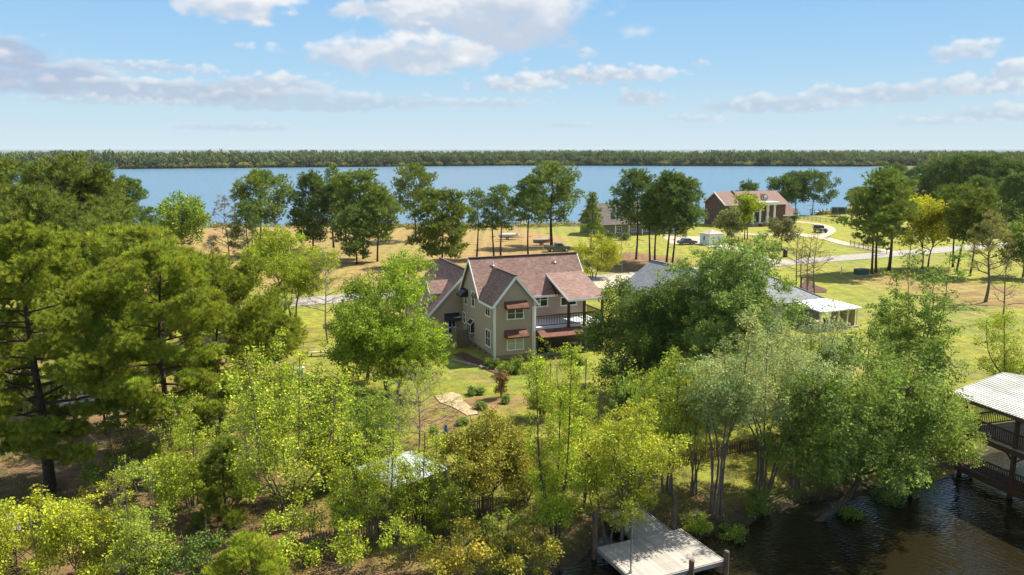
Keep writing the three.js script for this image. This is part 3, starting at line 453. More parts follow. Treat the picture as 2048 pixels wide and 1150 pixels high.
// ---------------------------------------------------------------- brick house with white columns
{
  const h = thing('brick_house', 'large red brick house with white columned portico, dormers and brown roof', 'house', [62.0, 0, -232], STREET - 0.03); h.scale.setScalar(0.92);
  const W = 23, D = 11.5, E = 7.0, RY = 10.6, zr = -D / 2, sl = (RY - E) / (D / 2);
  obj('wall', [box(W, E, D, W / 2, E / 2, -D / 2), (() => { const g = prism([[0, E], [D, E], [D / 2, RY - 0.1]], W); g.rotateY(Math.PI / 2); return g; })()], M.brick, h);
  const roof = obj('roof', [slab(V(-0.5, E - 0.15, 0.5), V(W + 0.5, E - 0.15, 0.5), V(W + 0.5, RY + 0.1, zr), V(-0.5, RY + 0.1, zr), 0.2), slab(V(W + 0.5, E - 0.15, -D - 0.5), V(-0.5, E - 0.15, -D - 0.5), V(-0.5, RY + 0.1, zr), V(W + 0.5, RY + 0.1, zr), 0.2)], M.roofBrown, h);
  obj('fascia', [box(W + 1, 0.35, 0.1, W / 2, E - 0.3, 0.55), bar(V(-0.55, E - 0.3, 0.5), V(-0.55, RY - 0.1, zr), 0.1, 0.4), bar(V(-0.55, E - 0.3, -D - 0.5), V(-0.55, RY - 0.1, zr), 0.1, 0.4)], M.trim, roof);
  obj('parapet', bar(V(6.1, E + 0.05, 0.3), V(6.1, RY + 0.3, zr), 0.35, 0.5), M.brick, roof);
  for (const x of [8.3, 12.2, 16.1]) {
    const d = obj('dormer', [prism([[-0.95, 0], [0.95, 0], [0.95, 1.2], [0, 2.0], [-0.95, 1.2]], 3.2).translate(x, E + 0.75, -4.8)], M.whiteSiding, h);
    obj('dormer_roof', [slab(V(x - 1.15, E + 1.8, -5.2), V(x - 1.15, E + 1.8, -1.35), V(x, E + 2.85, -1.35), V(x, E + 2.85, -5.2), 0.1), slab(V(x + 1.15, E + 1.8, -1.35), V(x + 1.15, E + 1.8, -5.2), V(x, E + 2.85, -5.2), V(x, E + 2.85, -1.35), 0.1)], M.roofBrown, d);
    windowUnit(h, [x, E + 1.35, -1.58], 0.7, 0.95, 0, M.glass, 2, 3); for (const s of [-1, 1]) obj('shutter', box(0.3, 1.0, 0.06, x + s * 0.65, E + 1.35, -1.55), M.blackMetal, d);
  }
  for (const x of [2.4, 5.0, 8.3, 12.2, 16.1]) for (const y of [1.9, 5.3]) { windowUnit(h, [x, y, 0.02], 1.1, 1.7, 0, M.glassCurtain, 2, 3); for (const s of [-1, 1]) obj('shutter', box(0.4, 1.8, 0.06, x + s * 0.92, y, 0.05), M.blackMetal, h); }
  // portico
  obj('portico_floor', box(9.2, 0.9, 3.4, 12.4, 0.45, 1.7), M.concrete, h);
  for (const x of [8.4, 11.0, 13.8, 16.4]) obj('column', [cyl(0.36, 0.3, 5.7, x, 0.9, 3.0, 16), box(0.9, 0.2, 0.9, x, 1.0, 3.0), box(0.85, 0.2, 0.85, x, 6.65, 3.0)], M.trim, h);
  obj('entablature', [box(10, 0.75, 3.9, 12.4, 7.1, 1.75), box(10.5, 0.2, 4.3, 12.4, 7.55, 1.85)], M.trim, h);
  obj('door', box(1.3, 2.4, 0.1, 12.2, 2.1, 0.06), M.blackMetal, h);
  for (let k = 0; k < 5; k++) obj('step', box(3.2, 0.18 * (5 - k), 0.32, 12.4, 0.09 * (5 - k), 3.5 + k * 0.32), M.brick, h);
  for (const s of [-1, 1]) obj('step_wall', box(0.35, 0.9, 1.9, 12.4 + s * 1.9, 0.4, 4.2), M.brick, h);
  // low right wing
  obj('wall', box(4.6, 3.2, 9.5, W + 2.3, 1.6, -5.2), M.brick, h);
  const wg = obj('roof', [slab(V(W - 1.0, 3.0, 0.2), V(W + 5.4, 3.0, 0.2), V(W + 3.2, 8.2, -5.2), V(W - 1.0, 8.2, -5.2), 0.2), slab(V(W + 5.4, 3.0, -10.6), V(W - 1.0, 3.0, -10.6), V(W - 1.0, 8.2, -5.2), V(W + 3.2, 8.2, -5.2), 0.2)], M.roofBrown, h);
  obj('fascia', box(6.3, 0.3, 0.1, W + 2.2, 2.85, 0.25), M.trim, wg);
  windowUnit(h, [W + 2.3, 1.7, -0.42], 1.6, 1.5, 0, M.glassCurtain, 2, 2);
  obj('utility_box', [box(0.6, 1.4, 0.3, 0.9, 0.9, 0.18), box(0.5, 1.2, 0.3, 1.8, 0.8, 0.18)], M.whiteMetal, h);
}
// ---------------------------------------------------------------- grey house behind the pines
{
  const h = thing('dormer_house', 'grey roofed house with white dormer half hidden behind the middle pines', 'house', [22.5, 0, -205], STREET);
  const W = 26, D = 11, E = 3.2, RY = 8.0;
  obj('wall', [box(W, E, D, W / 2, E / 2, -D / 2), (() => { const g = prism([[0, E], [D, E], [D / 2, RY - 0.1]], W); g.rotateY(Math.PI / 2); return g; })()], M.greySiding, h);
  obj('roof', [slab(V(-0.4, E - 0.2, 1.6), V(W + 0.4, E - 0.2, 1.6), V(W + 0.4, RY + 0.1, -D / 2), V(-0.4, RY + 0.1, -D / 2), 0.2), slab(V(W + 0.4, E - 0.2, -D - 0.4), V(-0.4, E - 0.2, -D - 0.4), V(-0.4, RY + 0.1, -D / 2), V(W + 0.4, RY + 0.1, -D / 2), 0.2)], mat(0.13, 0.115, 0.105, { roughness: 0.95, map: rep(grain, 0.3) }), h);
  for (const x of [6, 12.5]) { const d = obj('dormer', prism([[-1.1, 0], [1.1, 0], [1.1, 1.4], [0, 2.4], [-1.1, 1.4]], 3.4).translate(x, E + 1.5, -4.2), M.whiteSiding, h);
    obj('dormer_roof', [slab(V(x - 1.35, E + 2.7, -4.6), V(x - 1.35, E + 2.7, -0.6), V(x, E + 4.05, -0.6), V(x, E + 4.05, -4.6), 0.1), slab(V(x + 1.35, E + 2.7, -0.6), V(x + 1.35, E + 2.7, -4.6), V(x, E + 4.05, -4.6), V(x, E + 4.05, -0.6), 0.1)], M.roofGrey, d); windowUnit(h, [x, E + 2.3, -0.78], 0.8, 1.1, 0, M.glass, 2, 2); }
  for (const x of [4, 8, 12, 16]) obj('porch_post', box(0.2, 2.9, 0.2, x, 1.45, 1.3), M.trim, h);
  for (const x of [5.8, 10.2, 14]) windowUnit(h, [x, 1.6, 0.03], 1.2, 1.5, 0, M.glass, 2, 2);
  for (const x of [19.5, 23.5]) obj('garage_door', box(2.8, 2.3, 0.08, x, 1.2, 0.05), M.whiteSiding, h);
}
{ // white shed
  const h = thing('white_shed', 'small white shed with pale roof beside the concrete drive', 'shed', [46.1, 0, -185.2], STREET + 0.05);
  const W = 4.2, D = 3.6, E = 2.6;
  obj('wall', [box(W, E, D, W / 2, E / 2, -D / 2)], M.whiteSiding, h); obj('roof', [slab(V(-0.25, E, 0.25), V(W + 0.25, E, 0.25), V(W / 2, E + 0.9, -D / 2), V(W / 2, E + 0.9, -D / 2 - 0.02), 0.1), slab(V(-0.25, E, -D - 0.25), V(-0.25, E, 0.25), V(W / 2, E + 0.9, -D / 2), V(W / 2, E + 0.9, -D / 2 - 0.02), 0.1), slab(V(W + 0.25, E, 0.25), V(W + 0.25, E, -D - 0.25), V(W / 2, E + 0.9, -D / 2 - 0.02), V(W / 2, E + 0.9, -D / 2), 0.1), slab(V(W + 0.25, E, -D - 0.25), V(-0.25, E, -D - 0.25), V(W / 2, E + 0.9, -D / 2), V(W / 2 + 0.02, E + 0.9, -D / 2), 0.1)], mat(0.46, 0.43, 0.40, { roughness: 0.9, map: rough }), h);
  windowUnit(h, [2.6, 1.5, 0.02], 0.5, 0.8, 0, M.glass, 2, 2); windowUnit(h, [-0.02, 1.5, -1.9], 0.6, 0.9, -Math.PI / 2, M.glass, 1, 2);
}
const at = (x, z, dy = 0) => [x, groundY(x, z) + dy, z];
{ // distant brown roof in the right woods
  const h = thing('distant_house', 'distant house with plain brown hip roof among the right hand trees', 'house', at(167.3, -339.41), 0.25);
  obj('wall', box(13, 4.4, 10, 7, 2.2, -5), M.brick, h); obj('roof', [slab(V(0, 4.3, 0.5), V(14, 4.3, 0.5), V(11, 7.2, -5), V(3, 7.2, -5), 0.2), slab(V(14, 4.3, -10.5), V(0, 4.3, -10.5), V(3, 7.2, -5), V(11, 7.2, -5), 0.2), slab(V(0, 4.3, -10.5), V(0, 4.3, 0.5), V(3, 7.2, -5), V(3, 7.2, -5.02), 0.2), slab(V(14, 4.3, 0.5), V(14, 4.3, -10.5), V(11, 7.2, -5.02), V(11, 7.2, -5), 0.2)], M.roofBrown, h);
  for (const x of [3.5, 7, 10.5]) windowUnit(h, [x, 2.2, 0.02], 1.2, 1.4, 0, M.glass, 2, 2);
}
// ---------------------------------------------------------------- two-storey boathouse at the right edge
{
  const h = thing('boathouse', 'two storey red brown wooden boathouse with pale ribbed metal roof', 'boathouse', [32.0, 0, -54.3], STREET - 0.07);
  const L = 13, Wd = 8.4, F1 = -0.25, F2 = 2.45, EV = 5.0, RG = 6.0, m = M.redWood;
  for (let i = 0; i < 62; i++) obj('floor_board', box(Wd, 0.05, 0.2, Wd / 2, F2 - 0.03, 0.1 + i * 0.21), [M.greyWood, M.greyWoodB, M.greyWoodC][i % 3], h);
  for (let i = 0; i < 62; i++) obj('floor_board', box(1.6, 0.05, 0.2, 0.8, F1 - 0.03, 0.1 + i * 0.21), m, h);
  obj('edge_beam', [box(0.12, 0.4, L + 0.2, -0.06, F1 - 0.22, L / 2), box(0.12, 0.34, L + 0.2, -0.06, F2 - 0.24, L / 2), box(Wd, 0.34, 0.12, Wd / 2, F2 - 0.24, -0.06), box(1.6, 0.4, 0.12, 0.8, F1 - 0.22, -0.06), box(0.14, 0.28, L + 0.4, 0.1, EV - 0.2, L / 2), box(Wd, 0.28, 0.14, Wd / 2, EV - 0.2, 0.1), box(0.14, 0.28, L, Wd - 0.1, EV - 0.2, L / 2)], m, h);
  for (const x of [0.12, Wd - 0.12]) for (let k = 0; k < 4; k++) { obj('post', box(0.22, EV - F2, 0.22, x, (EV + F2) / 2 - 0.02, 0.15 + k * 4.1), m, h); obj('post', box(0.24, F2 + 3.1, 0.24, x, (F2 - 3.1) / 2 - 0.08, 0.15 + k * 4.1), m, h);
    obj('brace', [bar(V(x, EV - 0.9, 0.15 + k * 4.1), V(x, EV - 0.3, 0.8 + k * 4.1), 0.09), bar(V(x, F2 - 1.0, 0.15 + k * 4.1), V(x, F2 - 0.4, 0.85 + k * 4.1), 0.09), bar(V(x, F2 - 1.0, 0.15 + k * 4.1), V(x, F2 - 0.4, -0.5 + k * 4.1), 0.09)], m, h); }
  const bl = box(0.05, 0.86, 0.05);
  for (const [f, sides] of [[F2, 3], [F1, 1]]) {
    obj('rail', [box(0.14, 0.07, L, 0.12, f + 1.0, L / 2), box(0.07, 0.08, L, 0.12, f + 0.14, L / 2)], m, h); for (let z = 0.3; z < L; z += 0.17) obj('baluster', bl, m, h).position.set(0.12, f + 0.57, z);
    if (sides > 1) { obj('rail', [box(Wd, 0.07, 0.14, Wd / 2, f + 1.0, 0.12), box(Wd, 0.08, 0.07, Wd / 2, f + 0.14, 0.12)], m, h); for (let x = 0.3; x < Wd; x += 0.17) obj('baluster', bl, m, h).position.set(x, f + 0.57, 0.12); obj('rail', [box(0.14, 0.07, L, Wd - 0.12, f + 1.0, L / 2), box(0.07, 0.08, L, Wd - 0.12, f + 0.14, L / 2)], m, h); for (let z = 0.3; z < L; z += 0.17) obj('baluster', bl, m, h).position.set(Wd - 0.12, f + 0.57, z); }
  }
  const rf = obj('roof', [slab(V(-0.7, EV - 0.05, -0.7), V(-0.7, EV - 0.05, L + 0.5), V(Wd / 2, RG, L + 0.5), V(Wd / 2, RG, -0.7), 0.06), slab(V(Wd + 0.7, EV - 0.05, L + 0.5), V(Wd + 0.7, EV - 0.05, -0.7), V(Wd / 2, RG, -0.7), V(Wd / 2, RG, L + 0.5), 0.06)], M.metalRoof, h);
  for (let z = -0.6; z < L + 0.4; z += 0.23) for (const e of [-0.7, Wd + 0.7]) obj('roof_rib', bar(V(e, EV - 0.02, z), V(Wd / 2, RG + 0.03, z), 0.05, 0.04), M.metalRoof, rf);
  obj('fascia', [bar(V(-0.68, EV - 0.2, -0.6), V(-0.68, EV - 0.2, L + 0.4), 0.05, 0.22), bar(V(-0.68, EV - 0.2, -0.64), V(Wd / 2, RG - 0.14, -0.64), 0.05, 0.22), bar(V(Wd + 0.68, EV - 0.2, -0.64), V(Wd / 2, RG - 0.14, -0.64), 0.05, 0.22)], m, rf);
  obj('back_wall', box(0.12, 2.3, L - 0.5, Wd - 0.3, 1.0, L / 2), M.darkWood, h);
}
{ // retaining wall beside the boathouse
  const w = thing('retaining_wall', 'low timber retaining wall between the shore and the boathouse', 'wall', [30.2, -1.6, -54.5], 0.42);
  for (let k = 0; k < 5; k++) obj('timber', box(4.2, 0.22, 0.2, 0.6, 0.2 + k * 0.235, 0 - k * 0.015), M.oldWood, w); obj('walkway', box(4.2, 0.08, 2.4, 0.6, 1.4, -1.2), M.oldWood, w);
}
// ---------------------------------------------------------------- dock
const DOCK = 0.42;
{
  const d = thing('dock', 'L shaped grey plank dock on the dark cove water', 'dock', [4.87, -0.3, -42.16], DOCK), wood = [M.greyWood, M.greyWoodB, M.greyWoodC], rd = rngOf(5);
  const pl = (L) => box(0.136, 0.05, L, 0, -0.025, 0), long = pl(4.05), back = pl(3.5);
  for (let i = 0; i < 39; i++) { const p = obj('plank', long, wood[Math.floor(rd() * 3)], d); p.position.set(0.09 + i * 0.1435, rd() * 0.006, 2.02 + (rd() - 0.5) * 0.03); }
  for (let i = 0; i < 17; i++) { const p = obj('plank', back, wood[Math.floor(rd() * 3)], d); p.position.set(2.62 + i * 0.1435, rd() * 0.006, -1.77 + (rd() - 0.5) * 0.03); }
  obj('edge_board', [box(5.75, 0.24, 0.06, 2.85, -0.14, 4.1), box(0.06, 0.24, 4.1, -0.02, -0.14, 2.03), box(0.06, 0.24, 4.1, 5.72, -0.14, 2.03), box(2.6, 0.24, 0.06, 1.28, -0.14, -0.03), box(0.06, 0.24, 3.5, 2.5, -0.14, -1.8), box(0.06, 0.24, 3.5, 5.12, -0.14, -1.8)], M.greyWoodB, d);
  obj('joist', [0.3, 1.4, 2.6, 3.8].map((z) => box(5.6, 0.2, 0.08, 2.85, -0.17, z)), M.oldWood, d);
  const pile = (label, x, z, top, r) => { const o = obj('dock_piling', [cyl(r * 1.05, r, top + 3, x, -3, z, 12), cyl(r * 1.02, r * 0.7, 0.06, x, top, z, 12)], M.piling); o.position.set(4.87, -0.3, -42.16); o.rotation.y = DOCK; tag(o, label, 'piling', 'pilings of the plank dock'); };
  pile('short round wooden piling at the right outer corner of the dock', 5.62, 4.3, 0.62, 0.15); pile('short round wooden piling in the middle of the dock front edge', 3.3, 4.3, 0.6, 0.15);
  pile('tall wooden piling at the dock back right corner by the bank', 5.45, -0.35, 2.0, 0.16); pile('tall wooden piling at the dock left back corner', -0.14, -0.1, 2.1, 0.15);
  const p = obj('dock_pole', [cyl(0.045, 0.04, 3.4, 0, 0, 0, 10), cyl(0.09, 0.09, 0.12, 0, 0, 0, 10)], M.steel); p.position.set(6.35, -0.3, -39.4); tag(p, "thin grey metal pole standing on the dock planks", "pole");
}
// ---------------------------------------------------------------- pavilion with pale blue metal roof behind the shrubs
{
  const [x, z] = [-6.9, -47.6], o = thing('garden_shed', 'small garden shed with pale blue metal roof behind the sprouting shrubs', 'shed', at(x, z), 0.75);
  const q = 1.75, e = 2.15, t = 3.0;
  obj('wall', [box(2 * q, e, 2 * q, 0, e / 2, 0)], M.oldWood, o);
  for (let i = 0; i < 16; i++) obj('board', box(0.22, e - 0.1, 0.03, -q + 0.14 + i * 0.248, e / 2 + 0.04, q + 0.02), i % 2 ? M.oldWood : M.redWood, o);
  const R = q + 0.4, rf = obj('roof', [slab(V(-R, e, R), V(R, e, R), V(R * 0.2, t, 0), V(-R * 0.2, t, 0), 0.05), slab(V(R, e, R), V(R, e, -R), V(R * 0.2, t, -0.01), V(R * 0.2, t, 0.01), 0.05), slab(V(R, e, -R), V(-R, e, -R), V(-R * 0.2, t, 0), V(R * 0.2, t, 0), 0.05), slab(V(-R, e, -R), V(-R, e, R), V(-R * 0.2, t, 0.01), V(-R * 0.2, t, -0.01), 0.05)], M.metalRoofBlue, o);
  for (let i = -4; i <= 4; i++) { const k = i * R / 4.6, y0 = e + 0.03, tt = (R - Math.abs(k)) / R; obj('roof_rib', bar(V(k, y0, R), V(k * 0.9, lerp(e, t, tt * 0.98) + 0.03, R - R * tt * 0.98), 0.04, 0.03), M.metalRoofBlue, rf); obj('roof_rib', bar(V(R, y0, k), V(R - R * 0.8 * tt * 0.98, lerp(e, t, tt * 0.98) + 0.03, k * 0.98), 0.04, 0.03), M.metalRoofBlue, rf); }
}
function sheetRoof(label, x, z, turn, w, d) {
  const o = thing('sheet_roof_shed', label, 'shed', at(x, z), turn, 'sheds hidden in the lower left shrubs'), m = mat(0.22, 0.26, 0.29, { roughness: 0.6, map: rep(grain, 0.4) });
  const rf = obj('roof', slab(V(-w / 2, 1.4, d / 2), V(w / 2, 1.4, d / 2), V(w / 2, 1.8, -d / 2), V(-w / 2, 1.8, -d / 2), 0.04), m, o);
  for (let i = 0; i <= w / 0.25; i++) obj('roof_rib', bar(V(-w / 2 + i * 0.25, 1.415, d / 2), V(-w / 2 + i * 0.25, 1.815, -d / 2), 0.05, 0.03), m, rf);
  obj('wall', [box(w - 0.3, 1.35, 0.06, 0, 0.67, d / 2 - 0.2), box(w - 0.3, 1.65, 0.06, 0, 0.82, -d / 2 + 0.2), box(0.06, 1.35, d - 0.46, -w / 2 + 0.2, 0.67, 0), box(0.06, 1.35, d - 0.46, w / 2 - 0.2, 0.67, 0)], M.oldWood, o);
}
sheetRoof('low shed with pale blue grey sheet roof under the lower left shrubs', -19.27, -37.68, 0.5, 2.8, 1.5); sheetRoof('pale blue sheet roofed shed cut by the left picture edge', -28.22, -41.08, 0.6, 1.8, 1.5);
{ // dark lean-to in the left plot
  const o = thing('dark_shelter', 'dark roofed open shelter in the shade of the left pines', 'shelter', at(-34.11, -60.4), 0.15);
  obj('roof', slab(V(-2.4, 1.9, 1.6), V(2.4, 1.9, 1.6), V(2.4, 2.5, -1.6), V(-2.4, 2.5, -1.6), 0.1), mat(0.035, 0.04, 0.035, { roughness: 0.9, map: rough }), o);
  for (const [x, z, hh] of [[-2.2, 1.4, 1.85], [2.2, 1.4, 1.85], [-2.2, -1.4, 2.4], [2.2, -1.4, 2.4], [0, 1.4, 1.85]]) obj('post', box(0.12, hh, 0.12, x, hh / 2, z), M.darkWood, o);
}
{ const o = thing('utility_cart', 'white utility cart parked beside the dark shelter', 'cart', at(-32.6, -64.02), 0.4);
  obj('bed', [box(1.5, 0.08, 0.9, 0, 0.55, 0), box(1.5, 0.35, 0.05, 0, 0.75, 0.43), box(1.5, 0.35, 0.05, 0, 0.75, -0.43), box(0.05, 0.35, 0.9, -0.73, 0.75, 0)], M.whiteMetal, o); obj('handle', bar(V(0.75, 0.55, 0), V(1.5, 0.9, 0), 0.05), M.blackMetal, o);
  for (const [a, b] of [[-0.5, -0.5], [-0.5, 0.5], [0.5, -0.5], [0.5, 0.5]]) { const w = obj('wheel', metres(new THREE.CylinderGeometry(0.25, 0.25, 0.12, 14)).rotateX(Math.PI / 2), M.rubber, o); w.position.set(a, 0.25, b); } }
{ const o = thing('bee_box', 'white box on legs standing on the lawn left of the house', 'box', at(-20.71, -75.15), 0.2);
  obj('lid', box(0.95, 0.08, 0.8, 0, 1.06, 0), M.whiteMetal, o); obj('body', box(0.8, 0.55, 0.65, 0, 0.74, 0), M.whiteSiding, o); for (const [a, b] of [[-1, -1], [1, -1], [-1, 1], [1, 1]]) obj('leg', box(0.07, 0.48, 0.07, a * 0.33, 0.24, b * 0.26), M.whiteMetal, o);
  obj('shelf', box(1.5, 0.06, 0.5, 0, 0.3, 0), M.whiteMetal, o); }
{ const o = obj('garden_figure', new THREE.LatheGeometry([[0, 0], [0.26, 0], [0.24, 0.1], [0.14, 0.25], [0.2, 0.5], [0.26, 0.8], [0.2, 1.1], [0.1, 1.25], [0.13, 1.4], [0.08, 1.55], [0, 1.6]].map(([a, b]) => new THREE.Vector2(a, b)), 16), M.blueGlaze); o.position.set(...at(-5.01, -57.56)); tag(o, 'tall blue glazed garden figure beside the mulch bed', 'ornament'); }
// ---------------------------------------------------------------- picket fences, each picket a board of its own
function picketFence(label, P, m, step = 0.155, hgt = 1.1, seed = 1) {
  const [x0, z0] = P[0], o = thing('picket_fence', label, 'fence', [x0, 0, z0]), r = rngOf(seed);
  const pk = prism([[-0.045, 0], [0.045, 0], [0.045, hgt - 0.08], [0, hgt], [-0.045, hgt - 0.08]], 0.02), ps = box(0.1, hgt + 0.1, 0.1, 0, hgt / 2 - 0.1, 0);
  for (let k = 0; k + 1 < P.length; k++) {
    const a = V(P[k][0] - x0, 0, P[k][1] - z0), b = V(P[k + 1][0] - x0, 0, P[k + 1][1] - z0), L = a.distanceTo(b), turn = -Math.atan2(b.z - a.z, b.x - a.x), n = Math.floor(L / step), gy = (p) => groundY(p.x + x0, p.z + z0), off = V(Math.sin(turn), 0, Math.cos(turn)).multiplyScalar(0.03);
    for (let i = 0; i <= n; i++) { const p = a.clone().lerp(b, i / n); if (r() < 0.03) continue; const c = obj('picket', pk, m, o); c.position.set(p.x + off.x, gy(p) + 0.04 + (r() - 0.5) * 0.05, p.z + off.z); c.rotation.set(0, turn, (r() - 0.5) * 0.05); }
    const s = Math.ceil(L / 2.4); for (let i = 0; i < s; i++) { const p = a.clone().lerp(b, i / s), q = a.clone().lerp(b, (i + 1) / s); obj('post', ps, m, o).position.set(p.x, gy(p), p.z); for (const y of [0.25, hgt - 0.25]) obj('rail', bar(V(p.x, gy(p) + y, p.z), V(q.x, gy(q) + y, q.z), 0.04, 0.08), m, o); }
  }
}
picketFence('reddish picket fence crossing the bank behind the slim trunks', [[2.87, -48.88], [9.51, -51.88], [16.74, -55.55], [25.13, -59.28]], M.redWood, 0.155, 1.1, 3);
picketFence('dark grey picket fence in the undergrowth below the blue shed', [[-11.38, -40.64], [-6.51, -43.18], [-1.21, -46.18]], M.oldWood, 0.15, 1.15, 4);
picketFence('short picket fence running down to the corner by the bent trunk', [[1.35, -53.66], [2.81, -49.11]], M.redWood, 0.155, 1.1, 5);
{ // rail fence far left
  const [x0, z0] = [-41.19, -68.65], o = thing('post_fence', 'row of thin dark fence posts on the sunny lawn at left', 'fence', [x0, 0, z0]), [x1, z1] = [-38.3, -70.44];
  for (let i = 0; i < 9; i++) obj('post', box(0.09, 1.5, 0.09, (x1 - x0) * i / 8, 0.75, (z1 - z0) * i / 8), M.darkWood, o); obj('rail', [0.5, 1.4].map((y) => bar(V(0, y, 0), V(x1 - x0, y, z1 - z0), 0.05, 0.07)), M.darkWood, o);
}
function railFence(label, P) { // black metal fence at the brick house
  const [x0, z0] = P[0], o = thing('metal_fence', label, 'fence', [x0, 0, z0], 0, 'black metal fences at the brick house');
  for (let k = 0; k + 1 < P.length; k++) { const a = V(P[k][0] - x0, 0, P[k][1] - z0), b = V(P[k + 1][0] - x0, 0, P[k + 1][1] - z0), n = Math.ceil(a.distanceTo(b) / 2.4);
    for (let i = 0; i < n; i++) { const p = a.clone().lerp(b, i / n), q = a.clone().lerp(b, (i + 1) / n); obj('post', box(0.09, 1.4, 0.09, p.x, 0.7, p.z), M.blackMetal, o); obj('panel', [bar(V(p.x, 1.25, p.z), V(q.x, 1.25, q.z), 0.04), bar(V(p.x, 0.2, p.z), V(q.x, 0.2, q.z), 0.04), ...Array.from({ length: 9 }, (_, j) => { const t = p.clone().lerp(q, (j + 1) / 10); return box(0.022, 1.15, 0.022, t.x, 0.72, t.z); })], M.blackMetal, o); } }
}
railFence('black metal fence running right from the white shed', [[54.28, -196.53], [56.73, -179.26], [60.61, -166.32], [65.39, -162.4]]);
railFence('black metal fence on the lawn behind the drive loop', [[91.99, -261.27], [95.4, -246.56], [100.51, -236.56]]);
railFence('black metal fence on the verge left of the mailbox', [[78.54, -184.02], [78.84, -172.98], [79.54, -170.42]]);
// ---------------------------------------------------------------- vehicles
function wheels(o, r, w, spots) { const tg = metres(new THREE.CylinderGeometry(r, r, w, 18)).rotateX(Math.PI / 2), rg = metres(new THREE.CylinderGeometry(r * 0.6, r * 0.6, w + 0.02, 14)).rotateX(Math.PI / 2); for (const [x, z] of spots) { const t = obj('wheel', tg, M.rubber, o); t.position.set(x, r, z); obj('rim', rg, M.chrome, t); } }
const side = (pts, w, bevel = 0.06) => { const g = new THREE.ExtrudeGeometry(new THREE.Shape(pts.map((p) => new THREE.Vector2(...p))), { depth: w - 2 * bevel, bevelEnabled: true, bevelSize: bevel, bevelThickness: bevel, bevelSegments: 2 }); return metres(g.translate(0, 0, -w / 2 + bevel)); };
{
  const o = thing('pickup_truck', 'dark green grey pickup truck parked on the dry grass behind the house', 'truck', at(10, -173.85), 0.28), paint = phys(0.045, 0.06, 0.06, { roughness: 0.35, clearcoat: 1, clearcoatRoughness: 0.1 });
  obj('body', [side([[-2.7, 0.5], [2.65, 0.5], [2.65, 1.0], [2.5, 1.12], [1.3, 1.2], [-0.45, 1.2], [-0.5, 1.22], [-2.7, 1.22]], 1.95)], paint, o);
  const cab = obj('cabin', side([[-0.5, 1.2], [1.35, 1.2], [0.75, 1.82], [-0.35, 1.86]], 1.7), paint, o);
  obj('window', [box(0.5, 0.42, 1.74, 0.05, 1.52, 0), box(0.4, 0.38, 1.742, 0.6, 1.5, 0)], M.glass, cab); obj('windshield', bar(V(1.36, 1.26, 0), V(0.84, 1.78, 0), 1.5, 0.03), M.glass, cab); obj('rear_window', box(0.03, 0.4, 1.4, -0.52, 1.55, 0), M.glass, cab);
  obj('bed', box(1.9, 0.04, 1.6, -1.65, 1.27, 0), M.blackMetal, o); obj('bumper', [box(0.15, 0.25, 1.9, 2.72, 0.62, 0), box(0.15, 0.2, 1.9, -2.78, 0.6, 0)], M.chrome, o); for (const s of [-1, 1]) { obj('headlight', box(0.06, 0.2, 0.4, 2.7, 0.92, s * 0.72), M.whiteMetal, o); obj('tail_light', box(0.05, 0.35, 0.14, -2.78, 1.0, s * 0.85), mat(0.3, 0.01, 0.01), o); }
  wheels(o, 0.4, 0.26, [[1.75, 0.85], [1.75, -0.85], [-1.6, 0.85], [-1.6, -0.85]]);
}
{
  const o = thing('parked_car', 'dark blue car on the concrete pad under the pines', 'car', at(41.31, -187), 0.32), paint = phys(0.012, 0.02, 0.06, { roughness: 0.3, clearcoat: 1, clearcoatRoughness: 0.08 });
  obj('body', side([[-2.2, 0.4], [2.2, 0.4], [2.25, 0.75], [1.6, 0.9], [-2.0, 0.95], [-2.25, 0.85]], 1.8), paint, o);
  const c = obj('cabin', side([[-1.7, 0.93], [1.05, 0.92], [0.45, 1.42], [-1.0, 1.44]], 1.55), paint, o); obj('window', [box(0.65, 0.32, 1.59, 0.1, 1.18, 0), box(0.6, 0.32, 1.59, -0.68, 1.18, 0)], M.glass, c); obj('windshield', bar(V(1.03, 0.98, 0), V(0.5, 1.4, 0), 1.35, 0.03), M.glass, c); obj('rear_window', bar(V(-1.62, 1.0, 0), V(-1.06, 1.42, 0), 1.35, 0.03), M.glass, c);
  for (const s of [-1, 1]) { obj('headlight', box(0.06, 0.14, 0.35, 2.24, 0.68, s * 0.62), M.whiteMetal, o); obj('tail_light', box(0.06, 0.16, 0.4, -2.26, 0.78, s * 0.6), mat(0.3, 0.01, 0.01), o); }
  wheels(o, 0.33, 0.22, [[1.35, 0.78], [1.35, -0.78], [-1.35, 0.78], [-1.35, -0.78]]);
}
